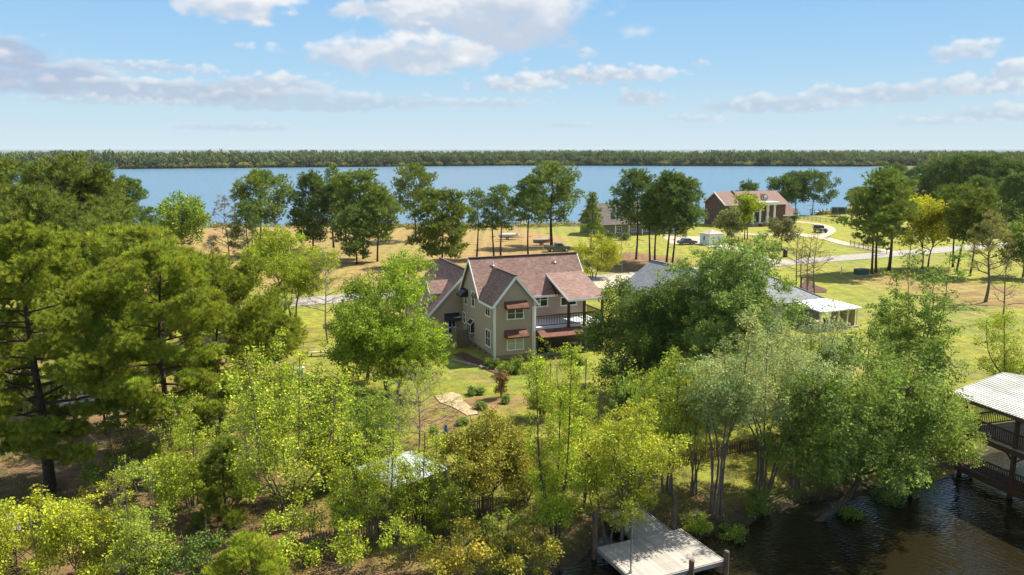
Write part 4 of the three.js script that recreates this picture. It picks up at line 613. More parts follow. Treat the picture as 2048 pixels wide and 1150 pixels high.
{
  const o = thing('off_road_vehicle', 'grey off road vehicle with dark soft top on the drive loop', 'car', at(83.27, -214.73), -1.35), paint = phys(0.20, 0.20, 0.19, { roughness: 0.4, clearcoat: 0.6 });
  obj('body', [side([[-2.0, 0.55], [2.1, 0.55], [2.1, 1.1], [0.7, 1.18], [-2.0, 1.15]], 1.6)], paint, o); obj('hood', box(1.3, 0.12, 1.3, 1.4, 1.2, 0), paint, o);
  obj('soft_top', side([[-1.95, 1.15], [0.65, 1.15], [0.45, 1.85], [-1.85, 1.9]], 1.6), mat(0.03, 0.03, 0.032, { roughness: 0.9 }), o); obj('windshield', bar(V(0.74, 1.25, 0), V(0.55, 1.78, 0), 1.4, 0.03), M.glass, o); obj('window', [box(0.8, 0.4, 1.64, -0.1, 1.5, 0), box(0.8, 0.4, 1.64, -1.2, 1.5, 0)], M.glass, o);
  for (const s of [-1, 1]) { obj('fender', box(0.9, 0.12, 0.35, 1.4, 1.0, s * 0.9), M.blackMetal, o); obj('headlight', metres(new THREE.CylinderGeometry(0.1, 0.1, 0.06, 12)).rotateZ(Math.PI / 2).translate(2.16, 0.95, s * 0.5), M.whiteMetal, o); } obj('bumper', box(0.16, 0.2, 1.6, 2.2, 0.6, 0), M.blackMetal, o); obj('grille', box(0.05, 0.4, 0.7, 2.16, 0.9, 0), M.blackMetal, o);
  wheels(o, 0.42, 0.28, [[1.35, 0.8], [1.35, -0.8], [-1.3, 0.8], [-1.3, -0.8]]);
}
function hullBoat(label, x, z, turn, L, m, cover) { // a small boat on a trailer
  const o = thing('trailer_boat', label, 'boat', at(x, z), turn, 'boats stored on the dry grass');
  const P = [], idx = [], n = 12, k = 9; for (let i = 0; i <= n; i++) { const t = i / n, w = 1.0 * Math.pow(Math.sin(Math.PI * (0.28 + 0.72 * (1 - t))) , 0.7) * (t > 0.98 ? 0.1 : 1); for (let j = 0; j <= k; j++) { const a = Math.PI * j / k; P.push((t - 0.5) * L, 0.55 + 0.75 * (1 - Math.pow(Math.sin(a), 0.8)) + 0.25 * t * t, -Math.cos(a) * w); } }
  for (let i = 0; i < n; i++) for (let j = 0; j < k; j++) { const a = i * (k + 1) + j; idx.push(a, a + 1, a + k + 1, a + 1, a + k + 2, a + k + 1); }
  const g = new THREE.BufferGeometry(); g.setAttribute('position', new THREE.Float32BufferAttribute(P, 3)); g.setIndex(idx); g.computeVertexNormals(); const hull = metres(g); obj('hull', hull, m, o);
  obj('cover', [metres(new THREE.SphereGeometry(1, 20, 8, 0, Math.PI * 2, 0, Math.PI / 2)).scale(L * 0.44, 0.42, 0.86).translate(-L * 0.03, 1.18, 0)], cover, o);
  obj('trailer', [box(L * 0.9, 0.1, 0.12, 0.2, 0.5, 0.5), box(L * 0.9, 0.1, 0.12, 0.2, 0.5, -0.5), bar(V(L * 0.45, 0.5, 0), V(L * 0.7, 0.5, 0), 0.1)], M.steel, o); wheels(o, 0.3, 0.18, [[-0.4, 0.85], [-0.4, -0.85]]);
}
hullBoat('white covered boat among the three slim pines on dry grass', -0.75, -197.65, 0.1, 5.2, M.whiteMetal, mat(0.5, 0.52, 0.52, { roughness: 0.8 }));
hullBoat('grey covered boat on a trailer beside the pickup truck', 7.28, -186, 0.2, 4.8, M.greySiding, mat(0.25, 0.25, 0.24, { roughness: 0.9 }));
// ---------------------------------------------------------------- street furniture
{ const o = thing('mailbox', 'black mailbox on a post at the street verge', 'mailbox', at(79.95, -168.76), 0.3); obj('post', box(0.1, 1.1, 0.1, 0, 0.55, 0), M.blackMetal, o); obj('box', [box(0.25, 0.16, 0.5, 0, 1.15, 0), metres(new THREE.CylinderGeometry(0.125, 0.125, 0.5, 14, 1, false, 0, Math.PI)).rotateZ(Math.PI / 2).rotateY(Math.PI / 2).translate(0, 1.23, 0)], M.blackMetal, o); obj('arm', box(0.08, 0.08, 0.5, 0, 1.03, 0), M.blackMetal, o); }
{ const o = thing('transformer_box', 'dark green transformer box in the pine shade by the street', 'utility box', at(62.29, -140.47), 0.4); obj('cabinet', box(2.2, 1.0, 1.4, 0, 0.55, 0), M.greenBox, o); obj('lid', box(2.3, 0.08, 1.5, 0, 1.08, 0), M.greenBox, o); obj('pad', box(2.6, 0.12, 1.8, 0, 0.03, 0), M.concrete, o); }
{ const o = thing('marker_post', 'thin white marker post on the grass left of the transformer box', 'post', at(59.2, -141.64), 0); obj('stake', box(0.16, 1.25, 0.1, 0, 0.62, 0), M.whiteMetal, o); obj('cap', box(0.2, 0.14, 0.14, 0, 1.28, 0), M.whiteMetal, o); }
{ const o = thing('cable_pedestal', 'dark round top pedestal on the verge beside the bare trees', 'utility box', at(56.92, -164.73), 0); obj('body', cyl(0.5, 0.45, 1.2, 0, 0, 0, 14), M.blackMetal, o); obj('dome', metres(new THREE.SphereGeometry(0.45, 14, 8, 0, Math.PI * 2, 0, Math.PI / 2)).translate(0, 1.2, 0), M.blackMetal, o); }
{ const o = thing('garden_arbor', 'low wooden arbor frame in the mulch bed under bare trees', 'arbor', at(46.39, -125.95), STREET); for (const [a, b] of [[0, 0], [2.4, 0], [0, -1.2], [2.4, -1.2]]) obj('post', box(0.12, 1.9, 0.12, a, 0.95, b), M.oldWood, o); for (let i = 0; i < 5; i++) obj('crossbar', box(0.08, 0.1, 1.6, i * 0.6, 1.98, -0.6), M.oldWood, o); obj('beam', [box(2.8, 0.12, 0.08, 1.2, 1.9, 0.05), box(2.8, 0.12, 0.08, 1.2, 1.9, -1.25)], M.oldWood, o); }
{ const o = thing('trampoline', 'netted trampoline on the far shore grass left of the right pines', 'trampoline', at(109.48, -267.24), 0); obj('mat', cyl(2.4, 2.4, 0.06, 0, 0.9, 0, 20), M.blackMetal, o); obj('net', metres(new THREE.CylinderGeometry(2.4, 2.4, 2.1, 20, 1, true)).translate(0, 2.0, 0), phys(0.01, 0.03, 0.02, { roughness: 0.9, transparent: true, opacity: 0.7, side: THREE.DoubleSide }), o); for (let i = 0; i < 6; i++) { const a = i * Math.PI / 3; obj('leg', cyl(0.05, 0.05, 3.1, 2.45 * Math.cos(a), 0, 2.45 * Math.sin(a), 8), M.steel, o); } }
function pier(label, x, z, turn, L, covered) { const o = thing('lake_pier', label, 'pier', [x, -1, z], turn); for (let i = 0; i < L / 0.8; i++) obj('plank', box(1.8, 0.06, 0.74, 0, 1.2, -i * 0.8), M.greyWood, o); for (let i = 0; i * 4 < L; i++) for (const s of [-0.85, 0.85]) obj('piling', cyl(0.12, 0.12, 4.2, s, -2, -i * 4, 8), M.oldWood, o);
  if (covered) { obj('roof', [slab(V(-3.6, 3.6, -L + 1), V(-3.6, 3.6, -L - 7), V(0, 5.0, -L - 7), V(0, 5.0, -L + 1), 0.12), slab(V(3.6, 3.6, -L - 7), V(3.6, 3.6, -L + 1), V(0, 5.0, -L + 1), V(0, 5.0, -L - 7), 0.12)], mat(0.06, 0.07, 0.08, { roughness: 0.9 }), o); for (const a of [-3, 3]) for (const b of [0, -3.5, -6.5]) obj('post', cyl(0.12, 0.12, 5.6, a, -2, -L + b, 8), M.oldWood, o); } }
pier('long pier with dark roofed boat lift seen behind the middle pines', 4.19, -237.65, 0.18, 14, true); pier('plain pier reaching into the lake right of the brick house', 107.77, -285.92, -1.1, 16, false);
for (const [px, pz, s, l] of [[-44.2, -1206.99, 1, 'larger pale boathouse on the far lake shore'], [-31.46, -1206.99, 0.7, 'smaller pale boathouse on the far lake shore']]) { const o = thing('far_boathouse', l, 'boathouse', [px, -1, pz + 6], 0, 'boathouses on the far shore'); obj('wall', box(9 * s, 3.2 * s, 6, 0, 1.6 * s, 0), M.whiteSiding, o); obj('roof', prism([[-5.2 * s, 3.2 * s], [5.2 * s, 3.2 * s], [0, 5 * s]], 7).translate(0, 0, -3.5), M.whiteMetal, o); }
{ const o = thing('tire_swing', 'dark tire swing hanging under the light green tree', 'swing', [0, 0, 0]); const [x, z] = [-27.74, -95.86]; o.position.set(x, 1.5, z); obj('tire', metres(new THREE.TorusGeometry(0.36, 0.13, 8, 20)), M.rubber, o); obj('rope', cyl(0.02, 0.02, 2.6, 0, 0.3, 0, 6), M.oldWood, o); }
{ const o = thing('stone_bench', 'long low pale bench half hidden by the big leafy tree', 'bench', at(-20.8, -83.77), 0.2); obj('seat', box(2.4, 0.08, 0.5, 0, 0.45, 0), M.stone, o); for (const s of [-0.9, 0.9]) obj('leg', box(0.14, 0.42, 0.4, s, 0.21, 0), M.stone, o); }
{ const r = rngOf(91); for (let i = 0; i < 26; i++) { const [x0, z0] = [-6.13, -81.69], [x1, z1] = [2.11, -77.28], t = i / 25, x = lerp(x0, x1, t), z = lerp(z0, z1, t) - 0.9 * Math.sin(t * Math.PI) * -1, g = new THREE.DodecahedronGeometry(0.16 + r() * 0.1, 0); g.scale(1.3, 0.7, 1); const o = obj('edging_stone', metres(g), M.stone); o.position.set(x, groundY(x, z) + 0.06, z); o.rotation.y = r() * 6; tag(o, 'small pale stone edging the mulch bed at the house', 'stone', 'edging stones of the house bed'); } }

// ---------------------------------------------------------------- vegetation: leaf sprays and needle boughs that crowns are made of
function coloured(P, C) { const g = new THREE.BufferGeometry(); g.setAttribute('position', new THREE.Float32BufferAttribute(P, 3)); g.setAttribute('color', new THREE.Float32BufferAttribute(C, 3)); return g; }
const unit = (r) => { const z = r() * 2 - 1, a = r() * 2 * Math.PI, s = Math.sqrt(1 - z * z); return V(s * Math.cos(a), z, s * Math.sin(a)); };
const across = (d, r) => V(r() - 0.5, r() - 0.5, r() - 0.5).cross(d).normalize();
// a spray of leaves of radius 1: folded pointed leaves on thin twigs. tones: leaf colours, as factors of the tree's own colour
function leafSpray(seed, n, len, wide, twigs, twigTone = [0.9, 0.75, 0.9], twigWide = 0.014) {
  const r = rngOf(seed), P = [], C = [];
  const put = (pts, t) => { for (const p of pts) { P.push(p.x, p.y, p.z); C.push(...t); } };
  for (let k = 0; k < twigs; k++) { const e = unit(r).multiplyScalar(0.95), w = across(e, r).multiplyScalar(twigWide); e.y *= 0.8; put([w.clone().negate(), w, e], twigTone); }
  for (let k = 0; k < n; k++) {
    const c = unit(r).multiplyScalar(Math.pow(r(), 0.45)), d = c.clone().multiplyScalar(0.7).add(unit(r)).add(V(0, -0.12, 0)).normalize(), up = V(0, 1, 0).addScaledVector(unit(r), 0.85).normalize(), s = d.clone().cross(up).normalize(), L = len * (0.65 + 0.7 * r()), W = wide * L, nrm = s.clone().cross(d);
    c.y *= 0.8; const a = c, b = c.clone().addScaledVector(d, L * 0.45).addScaledVector(s, W), e = c.clone().addScaledVector(d, L).addScaledVector(nrm, -L * 0.12), f = c.clone().addScaledVector(d, L * 0.45).addScaledVector(s, -W), m = c.clone().addScaledVector(d, L * 0.5).addScaledVector(nrm, -W * 0.35);
    const k2 = 0.65 + 0.7 * r(), t = r() < 0.18 ? [1.25 * k2, 1.12 * k2, 0.8 * k2] : [k2, k2, k2];
    put([a, b, m, b, e, m, e, f, m, f, a, m], t);
  }
  return coloured(P, C);
}
// a pine bough of radius 1: brushes of long needles round a few twigs, some with a pale candle at the tip
function pineBough(seed, brushes, needles, len, wide, candles) {
  const r = rngOf(seed), P = [], C = [];
  const put = (pts, t) => { for (const p of pts) { P.push(p.x, p.y, p.z); C.push(...t); } };
  for (let k = 0; k < brushes; k++) {
    const c = unit(r).multiplyScalar(Math.pow(r(), 0.4)), ax = c.clone().multiplyScalar(0.8).add(V(0, 0.75, 0)).addScaledVector(unit(r), 0.35).normalize(); c.y *= 0.55;
    const w = across(c, r).multiplyScalar(0.02); put([w.clone().negate().multiplyScalar(1), w, c], [1.1, 0.7, 0.9]);
    const tone = 0.6 + 0.75 * r();
    for (let i = 0; i < needles; i++) {
      const d = ax.clone().addScaledVector(unit(r), 0.82).normalize(), L = len * (0.75 + 0.45 * r()), s = across(d, r).multiplyScalar(wide * (0.7 + 0.6 * r())), q = c.clone().addScaledVector(ax, (r() - 0.6) * len * 0.5), k2 = tone * (0.85 + 0.3 * r());
      put([q.clone().add(s), q.clone().sub(s), q.clone().addScaledVector(d, L)], [k2, k2, k2]);
    }
    if (r() < candles) { const s = across(ax, r).multiplyScalar(0.035), t2 = s.clone().cross(ax).normalize().multiplyScalar(0.035), e = c.clone().addScaledVector(ax, len * 0.75), q = c.clone().addScaledVector(ax, len * 0.2), tone2 = [1.9, 1.15, 1.8]; put([q.clone().add(s), q.clone().sub(s), e, q.clone().add(t2), q.clone().sub(t2), e], tone2); }
  }
  return coloured(P, C);
}
const SPRAY = {
  full: [1, 2, 3].map((s) => leafSpray(s, 58, 0.33, 0.36, 5)), loose: [4, 5, 6].map((s) => leafSpray(s, 42, 0.33, 0.38, 8)), sprout: [7, 8, 9].map((s) => leafSpray(s, 34, 0.28, 0.4, 10)), fine: [10, 11, 12].map((s) => leafSpray(s, 66, 0.24, 0.36, 10, [0.8, 0.7, 1.0])),
  far: [13, 14].map((s) => leafSpray(s, 30, 0.42, 0.4, 2)), twig: [15, 16].map((s) => leafSpray(s, 1, 0.02, 0.4, 60, [1, 1, 1], 0.035)),
};
const BOUGH = { near: [21, 22, 23].map((s) => pineBough(s, 16, 36, 0.46, 0.021, 0.45)), mid: [24, 25, 26].map((s) => pineBough(s, 13, 20, 0.46, 0.026, 0.2)), far: [27, 28].map((s) => pineBough(s, 10, 13, 0.5, 0.042, 0.1)) };

// tapered limb along points
function limb(pts, r0, r1, sides = 6, seg = 0) {
  const c = new THREE.CatmullRomCurve3(pts), n = seg || Math.max(2, pts.length * 2), P = [], idx = [], uv = [];
  const N = V(0, 0, 1);
  for (let i = 0; i <= n; i++) {
    const p = c.getPoint(i / n), t = c.getTangent(i / n), a = N.clone().cross(t); if (a.lengthSq() < 0.01) a.set(1, 0, 0).cross(t); a.normalize(); const b = t.clone().cross(a), r = lerp(r0, r1, Math.pow(i / n, 0.85));
    for (let j = 0; j <= sides; j++) { const q = j / sides * 2 * Math.PI; P.push(p.x + (a.x * Math.cos(q) + b.x * Math.sin(q)) * r, p.y + (a.y * Math.cos(q) + b.y * Math.sin(q)) * r, p.z + (a.z * Math.cos(q) + b.z * Math.sin(q)) * r); uv.push(j / sides * Math.max(0.3, r * 6), c.getLength() * i / n); }
  }
  for (let i = 0; i < n; i++) for (let j = 0; j < sides; j++) { const k = i * (sides + 1) + j; idx.push(k, k + 1, k + sides + 1, k + 1, k + sides + 2, k + sides + 1); }
  const g = new THREE.BufferGeometry(); g.setAttribute('position', new THREE.Float32BufferAttribute(P, 3)); g.setAttribute('uv', new THREE.Float32BufferAttribute(uv, 2)); g.setIndex(idx); g.computeVertexNormals();
  return tidy(g);
}
function crownOf(name, geo, m, spots, tint, r, parent, spread = 0.22) {
  const o = new THREE.InstancedMesh(geo, m, spots.length), mt = new THREE.Matrix4(), q = new THREE.Quaternion(), q2 = new THREE.Quaternion(), col = new THREE.Color();
  spots.forEach(([p, s, dir], i) => {
    if (dir) { q.setFromUnitVectors(V(0, 1, 0), dir); q2.setFromAxisAngle(V(0, 1, 0), r() * 6.283); q.multiply(q2); } else q.setFromEuler(new THREE.Euler((r() - 0.5) * 0.9, r() * 6.283, (r() - 0.5) * 0.9));
    o.setMatrixAt(i, mt.compose(p, q, V(s * (0.85 + 0.3 * r()), s * (0.85 + 0.3 * r()), s * (0.85 + 0.3 * r()))));
    const k = 1 + (r() - 0.5) * 2 * spread, w = (r() - 0.5) * spread; o.setColorAt(i, col.setRGB(tint[0] * k * (1 + w), tint[1] * k, tint[2] * k * (1 - w)));
  });
  o.name = name; o.castShadow = o.receiveShadow = true; o.userData.kind = 'stuff'; parent.add(o);
  return o;
}
let treeSeed = 100;
const PINE_Y = [0.27, 0.32, 0.018], PINE_O = [0.185, 0.235, 0.026], PINE_D = [0.155, 0.23, 0.04], PINE_F = [0.215, 0.29, 0.04];
// pine: mpp = metres per picture pixel at its place, hw = half width of the crown in those pixels
function pine(label, x, z, h, mpp, hw, o = {}) {
  h -= Math.min(0.9, hw * mpp * 0.17);
  const r = rngOf(++treeSeed * 7919), R = hw * mpp * 1.12, dist = Math.hypot(x, z), lod = o.lod ?? (dist < 75 ? 'near' : dist < 150 ? 'mid' : 'far'), cb = (o.cb ?? 0.4) * h, lean = V((r() - 0.5) * 0.06 * h + (o.lean ?? 0) * h, 0, (r() - 0.5) * 0.05 * h);
  const t = thing('pine_tree', label, 'tree', at(x, z, -0.05), 0, o.group ?? 'pine trees');
  const axis = (y) => { const k = y / h; return V(lean.x * k * k + Math.sin(k * 5 + x) * 0.012 * h, y, lean.z * k * k + Math.cos(k * 4 + z) * 0.012 * h); };
  const tr = (o.tr ?? 0.011 * h + 0.06), radius = (y) => tr * Math.pow(1 - y / h * 0.93, 0.8);
  const trunk = obj('trunk', limb([0, 0.06, 0.25, 0.5, 0.75, 0.98].map((k) => axis(k * h)), tr * 1.15, 0.03, 9, 14), M.pineBark, t);
  const br = [], spots = [], base = (o.size ?? clamp(R * 0.24, 0.5, 1.25)), dens = (o.dens ?? 1) * (lod === 'near' ? 1 : 1.25), nB = Math.round((10 + (h - cb) * 2.6) * (o.branches ?? 1));
  const prof = o.prof ?? ((k) => (0.5 + 0.5 * smooth(0, 0.3, k)) * Math.pow(Math.max(0, 1 - Math.pow(k, 2.4)), 0.62) + 0.06);
  for (let i = 0; i < nB; i++) {
    const k = (i + r() * 0.9) / nB, y = cb + (h - cb) * k * 0.97, a = i * 2.4 + r() * 1.1, L = R * prof(k) * (0.62 + 0.5 * r()), rise = lerp(-0.05, 0.75, k) + (r() - 0.5) * 0.35, s = axis(y), d = V(Math.cos(a), 0, Math.sin(a));
    const mid = s.clone().addScaledVector(d, L * 0.5).add(V(0, L * rise * 0.32, 0)), e = s.clone().addScaledVector(d, L * 0.94).add(V(0, L * (rise * 0.75 + 0.1), 0));
    br.push(limb([s, mid, e], Math.max(0.02, radius(y) * 0.38), 0.012, 4, 3));
    const n = Math.max(1, Math.round((1 + L * 1.15 / base) * dens));
    for (let j = 0; j < n; j++) {
      const f = lerp(0.42, 1, Math.pow((j + r() * 0.8) / n, 0.8)), side = V(-d.z, 0, d.x).multiplyScalar((r() - 0.5) * L * 0.62 * f), p = s.clone().lerp(mid, Math.min(1, f * 2)).lerp(e, Math.max(0, f * 2 - 1)).add(side).add(V(0, (r() - 0.35) * base * 0.7, 0));
      if (r() < 0.6) { const q = s.clone().lerp(mid, Math.min(1, f * 1.6)).lerp(e, Math.max(0, f * 1.6 - 1)); br.push(limb([q, p], 0.022, 0.008, 3, 1)); }
      spots.push([p, base * (0.7 + 0.5 * r()), V((r() - 0.5) * 0.6 + d.x * 0.35, 1, (r() - 0.5) * 0.6 + d.z * 0.35).normalize()]);
    }
  }
  for (let j = 0; j < 4; j++) spots.push([axis(h).add(V((r() - 0.5) * base, -r() * base * 1.2, (r() - 0.5) * base)), base * 0.85, null]);
  for (let j = 0; j < (o.snags ?? 3); j++) { const y = cb * lerp(0.45, 0.95, r()), a = r() * 6.28, s = axis(y), L = R * (0.2 + 0.35 * r()); br.push(limb([s, s.clone().add(V(Math.cos(a) * L * 0.6, -0.08 * L, Math.sin(a) * L * 0.6)), s.clone().add(V(Math.cos(a + 0.3) * L, 0.1 * L, Math.sin(a + 0.3) * L))], 0.05, 0.01, 4, 3)); }
  tag(obj('branches', br, M.pineBark, t), undefined, undefined, undefined, 'stuff');
  crownOf('crown', BOUGH[lod][treeSeed % BOUGH[lod].length], M.needle, spots, o.tint ?? PINE_F, r, t, 0.2);
  return t;
}
const SPRING = [0.33, 0.40, 0.024], GREEN = [0.18, 0.26, 0.022], YELLOW = [0.40, 0.44, 0.026], SILVER = [0.27, 0.34, 0.10], PALE = [0.40, 0.46, 0.16], OLIVE = [0.28, 0.265, 0.024], DEEP = [0.12, 0.185, 0.02];
// broadleaf tree: limbs to lobes, twigs to sprays; kind is the spray, cover how full the lobes are
function broadleaf(label, x, z, h, mpp, hw, o = {}) {
  h *= 1.07; const r = rngOf(++treeSeed * 7919), R = hw * mpp * 1.12, cb = (o.cb ?? 0.3) * h, kind = o.kind ?? 'full', cy = (h + cb) / 2, ry = (h - cb) / 2, bark = o.bark ?? M.greyBark;
  const t = thing(o.name ?? 'leafy_tree', label, o.category ?? 'tree', at(x, z, -0.05), 0, o.group);
  const lx = (o.lean ?? 0) * h, lz = (o.leanZ ?? 0) * h, size = o.size ?? clamp(R * 0.14, 0.3, 0.5), stems = o.stems ?? 1, tr = o.tr ?? 0.012 * h + 0.05;
  const tops = [];
  for (let s = 0; s < stems; s++) {
    const a = s / stems * 6.28 + r(), tall = o.upright ? 0.62 + 0.38 * r() : 0.9, sp = stems > 1 ? R * (o.upright ? 0.2 + 0.35 * r() : 0.28) : 0, bend = R * 0.12, p0 = V(stems > 1 ? Math.cos(a) * tr * 2 : 0, 0, stems > 1 ? Math.sin(a) * tr * 2 : 0);
    const pts = [p0, V(lx * (o.leanEarly ?? 0.2) + Math.cos(a) * sp * 0.4 + (r() - 0.5) * bend, cb * 0.55 + h * 0.08, lz * 0.2 + Math.sin(a) * sp * 0.4 + (r() - 0.5) * bend), V(lx * 0.6 + Math.cos(a) * sp + (r() - 0.5) * bend, cb + ry * 0.5, lz * 0.6 + Math.sin(a) * sp + (r() - 0.5) * bend), V(lx + Math.cos(a) * sp * 1.4 + (r() - 0.5) * bend, h * (s === 0 && o.upright ? 1 : tall), lz + Math.sin(a) * sp * 1.4)];
    obj('trunk', limb(pts, tr / Math.sqrt(stems) * 1.15, 0.02, 8, 10), bark, t); tops.push(new THREE.CatmullRomCurve3(pts));
  }
  if (o.upright) {                                                  // sprays on short twigs along thin rising stems
    const br = [], spots = [], per = Math.round((o.cover ?? 1) * R * (h - cb) * 13.5 / (size * size * stems * 4));
    tops.forEach((st) => { for (let j = 0; j < per; j++) {
      const f = lerp(clamp(cb / h + 0.05, 0.12, 0.8), 1, Math.pow((j + r()) / per, 0.85)), s = st.getPoint(f), a = r() * 6.283, reach = R * 0.72 * (1.1 - f * 0.72) * Math.sqrt(r()), gap = noise(s.y * 0.9 + stems * 7, a * 1.4 + x, 0, treeSeed);
      if (gap < 0.40) continue;
      const p = s.clone().add(V(Math.cos(a) * reach, reach * (0.35 + 0.4 * r()), Math.sin(a) * reach));
      if (j % 2 === 0) br.push(limb([s.clone().add(V(0, -0.1, 0)), s.clone().lerp(p, 0.5).add(V(0, -0.06 * reach, 0)), p], 0.02, 0.007, 3, 2));
      spots.push([p, size * (0.6 + 0.7 * r()), null]);
    } });
    if (br.length) tag(obj('branches', br, bark, t), undefined, undefined, undefined, 'stuff');
    crownOf(o.shrub ? 'foliage' : 'crown', SPRAY[kind][treeSeed % SPRAY[kind].length], M.leaf, spots, o.tint ?? SPRING, r, t, o.spread ?? 0.26);
    return t;
  }
  const lobes = o.lobes ?? Math.round(clamp(11 + R * 3.4, 12, 44)), br = [], spots = [], cover = o.cover ?? 1;
  for (let k = 0; k < lobes; k++) {
    const d = unit(r), q = Math.pow(r(), 0.38) * 0.9, yy = cy + d.y * q * ry, taper = o.taper ? lerp(1, 1 - o.taper, clamp((yy - cb) / (h - cb))) : 1, c = V(lx * clamp(yy / h) + d.x * q * R * taper, yy, lz * clamp(yy / h) + d.z * q * R * taper), lr = Math.min(R, ry) * (0.25 + 0.22 * r());
    const st = tops[k % stems], f = clamp(0.25 + 0.6 * (yy - lr) / h + (r() - 0.5) * 0.12, 0.15, 0.9), s = st.getPoint(f), mid = s.clone().lerp(c, 0.55).add(V(0, -0.08 * lr, 0)).addScaledVector(unit(r), lr * 0.2);
    br.push(limb([s, mid, c], Math.max(0.018, tr * 0.42 * (1 - f * 0.7)), 0.014, 5, 4));
    const n = Math.max(5, Math.round(cover * 1.15 * Math.pow(lr / size, 2.0) * 2.2));
    for (let j = 0; j < n; j++) {
      const e = unit(r), u2 = Math.pow(r(), 0.42), p = c.clone().add(V(e.x * lr * u2 * 1.15, e.y * lr * u2 * 0.85, e.z * lr * u2 * 1.15));
      if (j % (o.twigEvery ?? 3) === 0) br.push(limb([c.clone().lerp(mid, 0.15 * r()), c.clone().lerp(p, 0.5).addScaledVector(unit(r), lr * 0.1), p], 0.018, 0.006, 3, 2));
      spots.push([p, size * (0.7 + 0.6 * r()), null]);
    }
  }
  tag(obj('branches', br, bark, t), undefined, undefined, undefined, 'stuff');
  if (kind !== 'bare') crownOf(o.shrub ? 'foliage' : 'crown', SPRAY[kind][treeSeed % SPRAY[kind].length], M.leaf, spots, o.tint ?? SPRING, r, t, o.spread ?? 0.2);
  return t;
}
const shrub = (label, x, z, h, mpp, hw, o = {}) => broadleaf(label, x, z, h, mpp, hw, { name: 'shrub', category: 'shrub', cb: 0.05, stems: 3, shrub: true, tr: 0.05, lobes: o.lobes ?? 9, ...o });
// leafless tree: forking twigs, each finer than the last
function bare(label, x, z, h, mpp, hw, o = {}) {
  const r = rngOf(++treeSeed * 7919), R = hw * mpp, t = thing('bare_tree', label, 'tree', at(x, z, -0.05), 0, o.group), bark = o.bark ?? M.paleBark, cb = (o.cb ?? 0.3) * h, tr = o.tr ?? 0.009 * h + 0.04, br = [];
  const axis = (y) => V(Math.sin(y * 0.6 + x) * 0.015 * h, y, Math.cos(y * 0.5 + z) * 0.015 * h);
  obj('trunk', limb([0, 0.2, 0.45, 0.7, 1].map((k) => axis(k * h)), tr, 0.015, 7, 12), bark, t);
  const tips = [], grow = (s, d, L, rad, depth) => { const m = s.clone().addScaledVector(d, L * 0.55).addScaledVector(unit(r), L * 0.06), e = s.clone().addScaledVector(d, L).addScaledVector(unit(r), L * 0.12); br.push(limb([s, m, e], rad, rad * 0.45, depth > 1 ? 4 : 3, depth > 1 ? 3 : 2)); if (depth <= 0) { tips.push(e); return; } const n = depth > 1 ? 4 : 3; for (let i = 0; i < n; i++) { const f = 0.35 + 0.65 * (i + r()) / n, p = s.clone().lerp(m, Math.min(1, f * 1.8)).lerp(e, Math.max(0, f * 1.8 - 0.8)); grow(p, d.clone().addScaledVector(unit(r), 0.75).add(V(0, 0.12, 0)).normalize(), L * (0.42 + 0.2 * r()), Math.max(0.011, rad * 0.55), depth - 1); } };
  const n = o.limbs ?? 16; for (let i = 0; i < n; i++) { const k = i / n, y = lerp(cb, h * 0.94, k), a = i * 2.4 + r(), L = R * (1 - 0.65 * k) * (0.65 + 0.4 * r()); grow(axis(y), V(Math.cos(a), 0.25 + 0.75 * k + (r() - 0.5) * 0.3, Math.sin(a)).normalize(), L, Math.max(0.02, tr * 0.4 * (1 - k * 0.6)), 2); }
  tag(obj('branches', br, bark, t), undefined, undefined, undefined, 'stuff');
  if (o.buds) crownOf('crown', SPRAY[o.budKind ?? 'sprout'][treeSeed % 2], M.leaf, tips.filter(() => r() < o.buds).map((p) => [p, o.budSize ?? 0.3, null]), o.tint ?? SPRING, r, t);
  return t;
}

// ---------------------------------------------------------------- pines along the lake side, left to right
pine('broad crowned pine rising highest left of the dry field', -52.51, -166.32, 17.6, 0.1047, 56, { cb: 0.42, tint: PINE_F });
pine('slim dark pine with drooping lower boughs beside the grey bare tree', -48.71, -146.48, 13.14, 0.0924, 34, { cb: 0.18, tint: PINE_D, branches: 0.8 });
pine('dense dark pine behind the light green garden tree', -43.42, -172.12, 17.45, 0.1083, 42, { cb: 0.15, tint: PINE_D, dens: 1.3 });
pine('thin tall pine with open crown poking above its neighbours', -40.73, -181.13, 19.1, 0.1139, 24, { cb: 0.35, tint: PINE_F, dens: 0.75 });
pine('tall full pine in the cluster left of the gap', -36.13, -172.12, 17.24, 0.1083, 38, { cb: 0.3 }); pine('largest round pine of the cluster left of the gap', -30.6, -161.64, 18.23, 0.1018, 52, { cb: 0.3, dens: 1.2 });
pine('right hand pine of the cluster leaning over the dry field', -26.71, -157.93, 15, 0.0995, 42, { cb: 0.3, lean: 0.04 }); pine('low dark pine at the heart of the cluster', -30.53, -154.39, 11.51, 0.0973, 42, { cb: 0.15, tint: PINE_D });
pine('tall open pine with two tiered crown against the lake', -24.04, -196.53, 18.5, 0.1234, 46, { cb: 0.4, dens: 0.85 }); pine('bushy low branching pine left of the brown ridge', -13.48, -153.01, 14.84, 0.0965, 60, { cb: 0.12, dens: 1.35, tint: PINE_O });
pine('leftmost of the three slim pines above the brown ridge', -7.13, -163.17, 14.26, 0.1027, 28, { cb: 0.42, dens: 0.8 }); pine('middle one of the three slim pines above the brown ridge', -3.82, -163.17, 14.97, 0.1027, 20, { cb: 0.4, dens: 0.75 }); pine('rightmost of the three slim pines above the brown ridge', -2.17, -163.17, 15.17, 0.1027, 30, { cb: 0.42, dens: 0.8 });
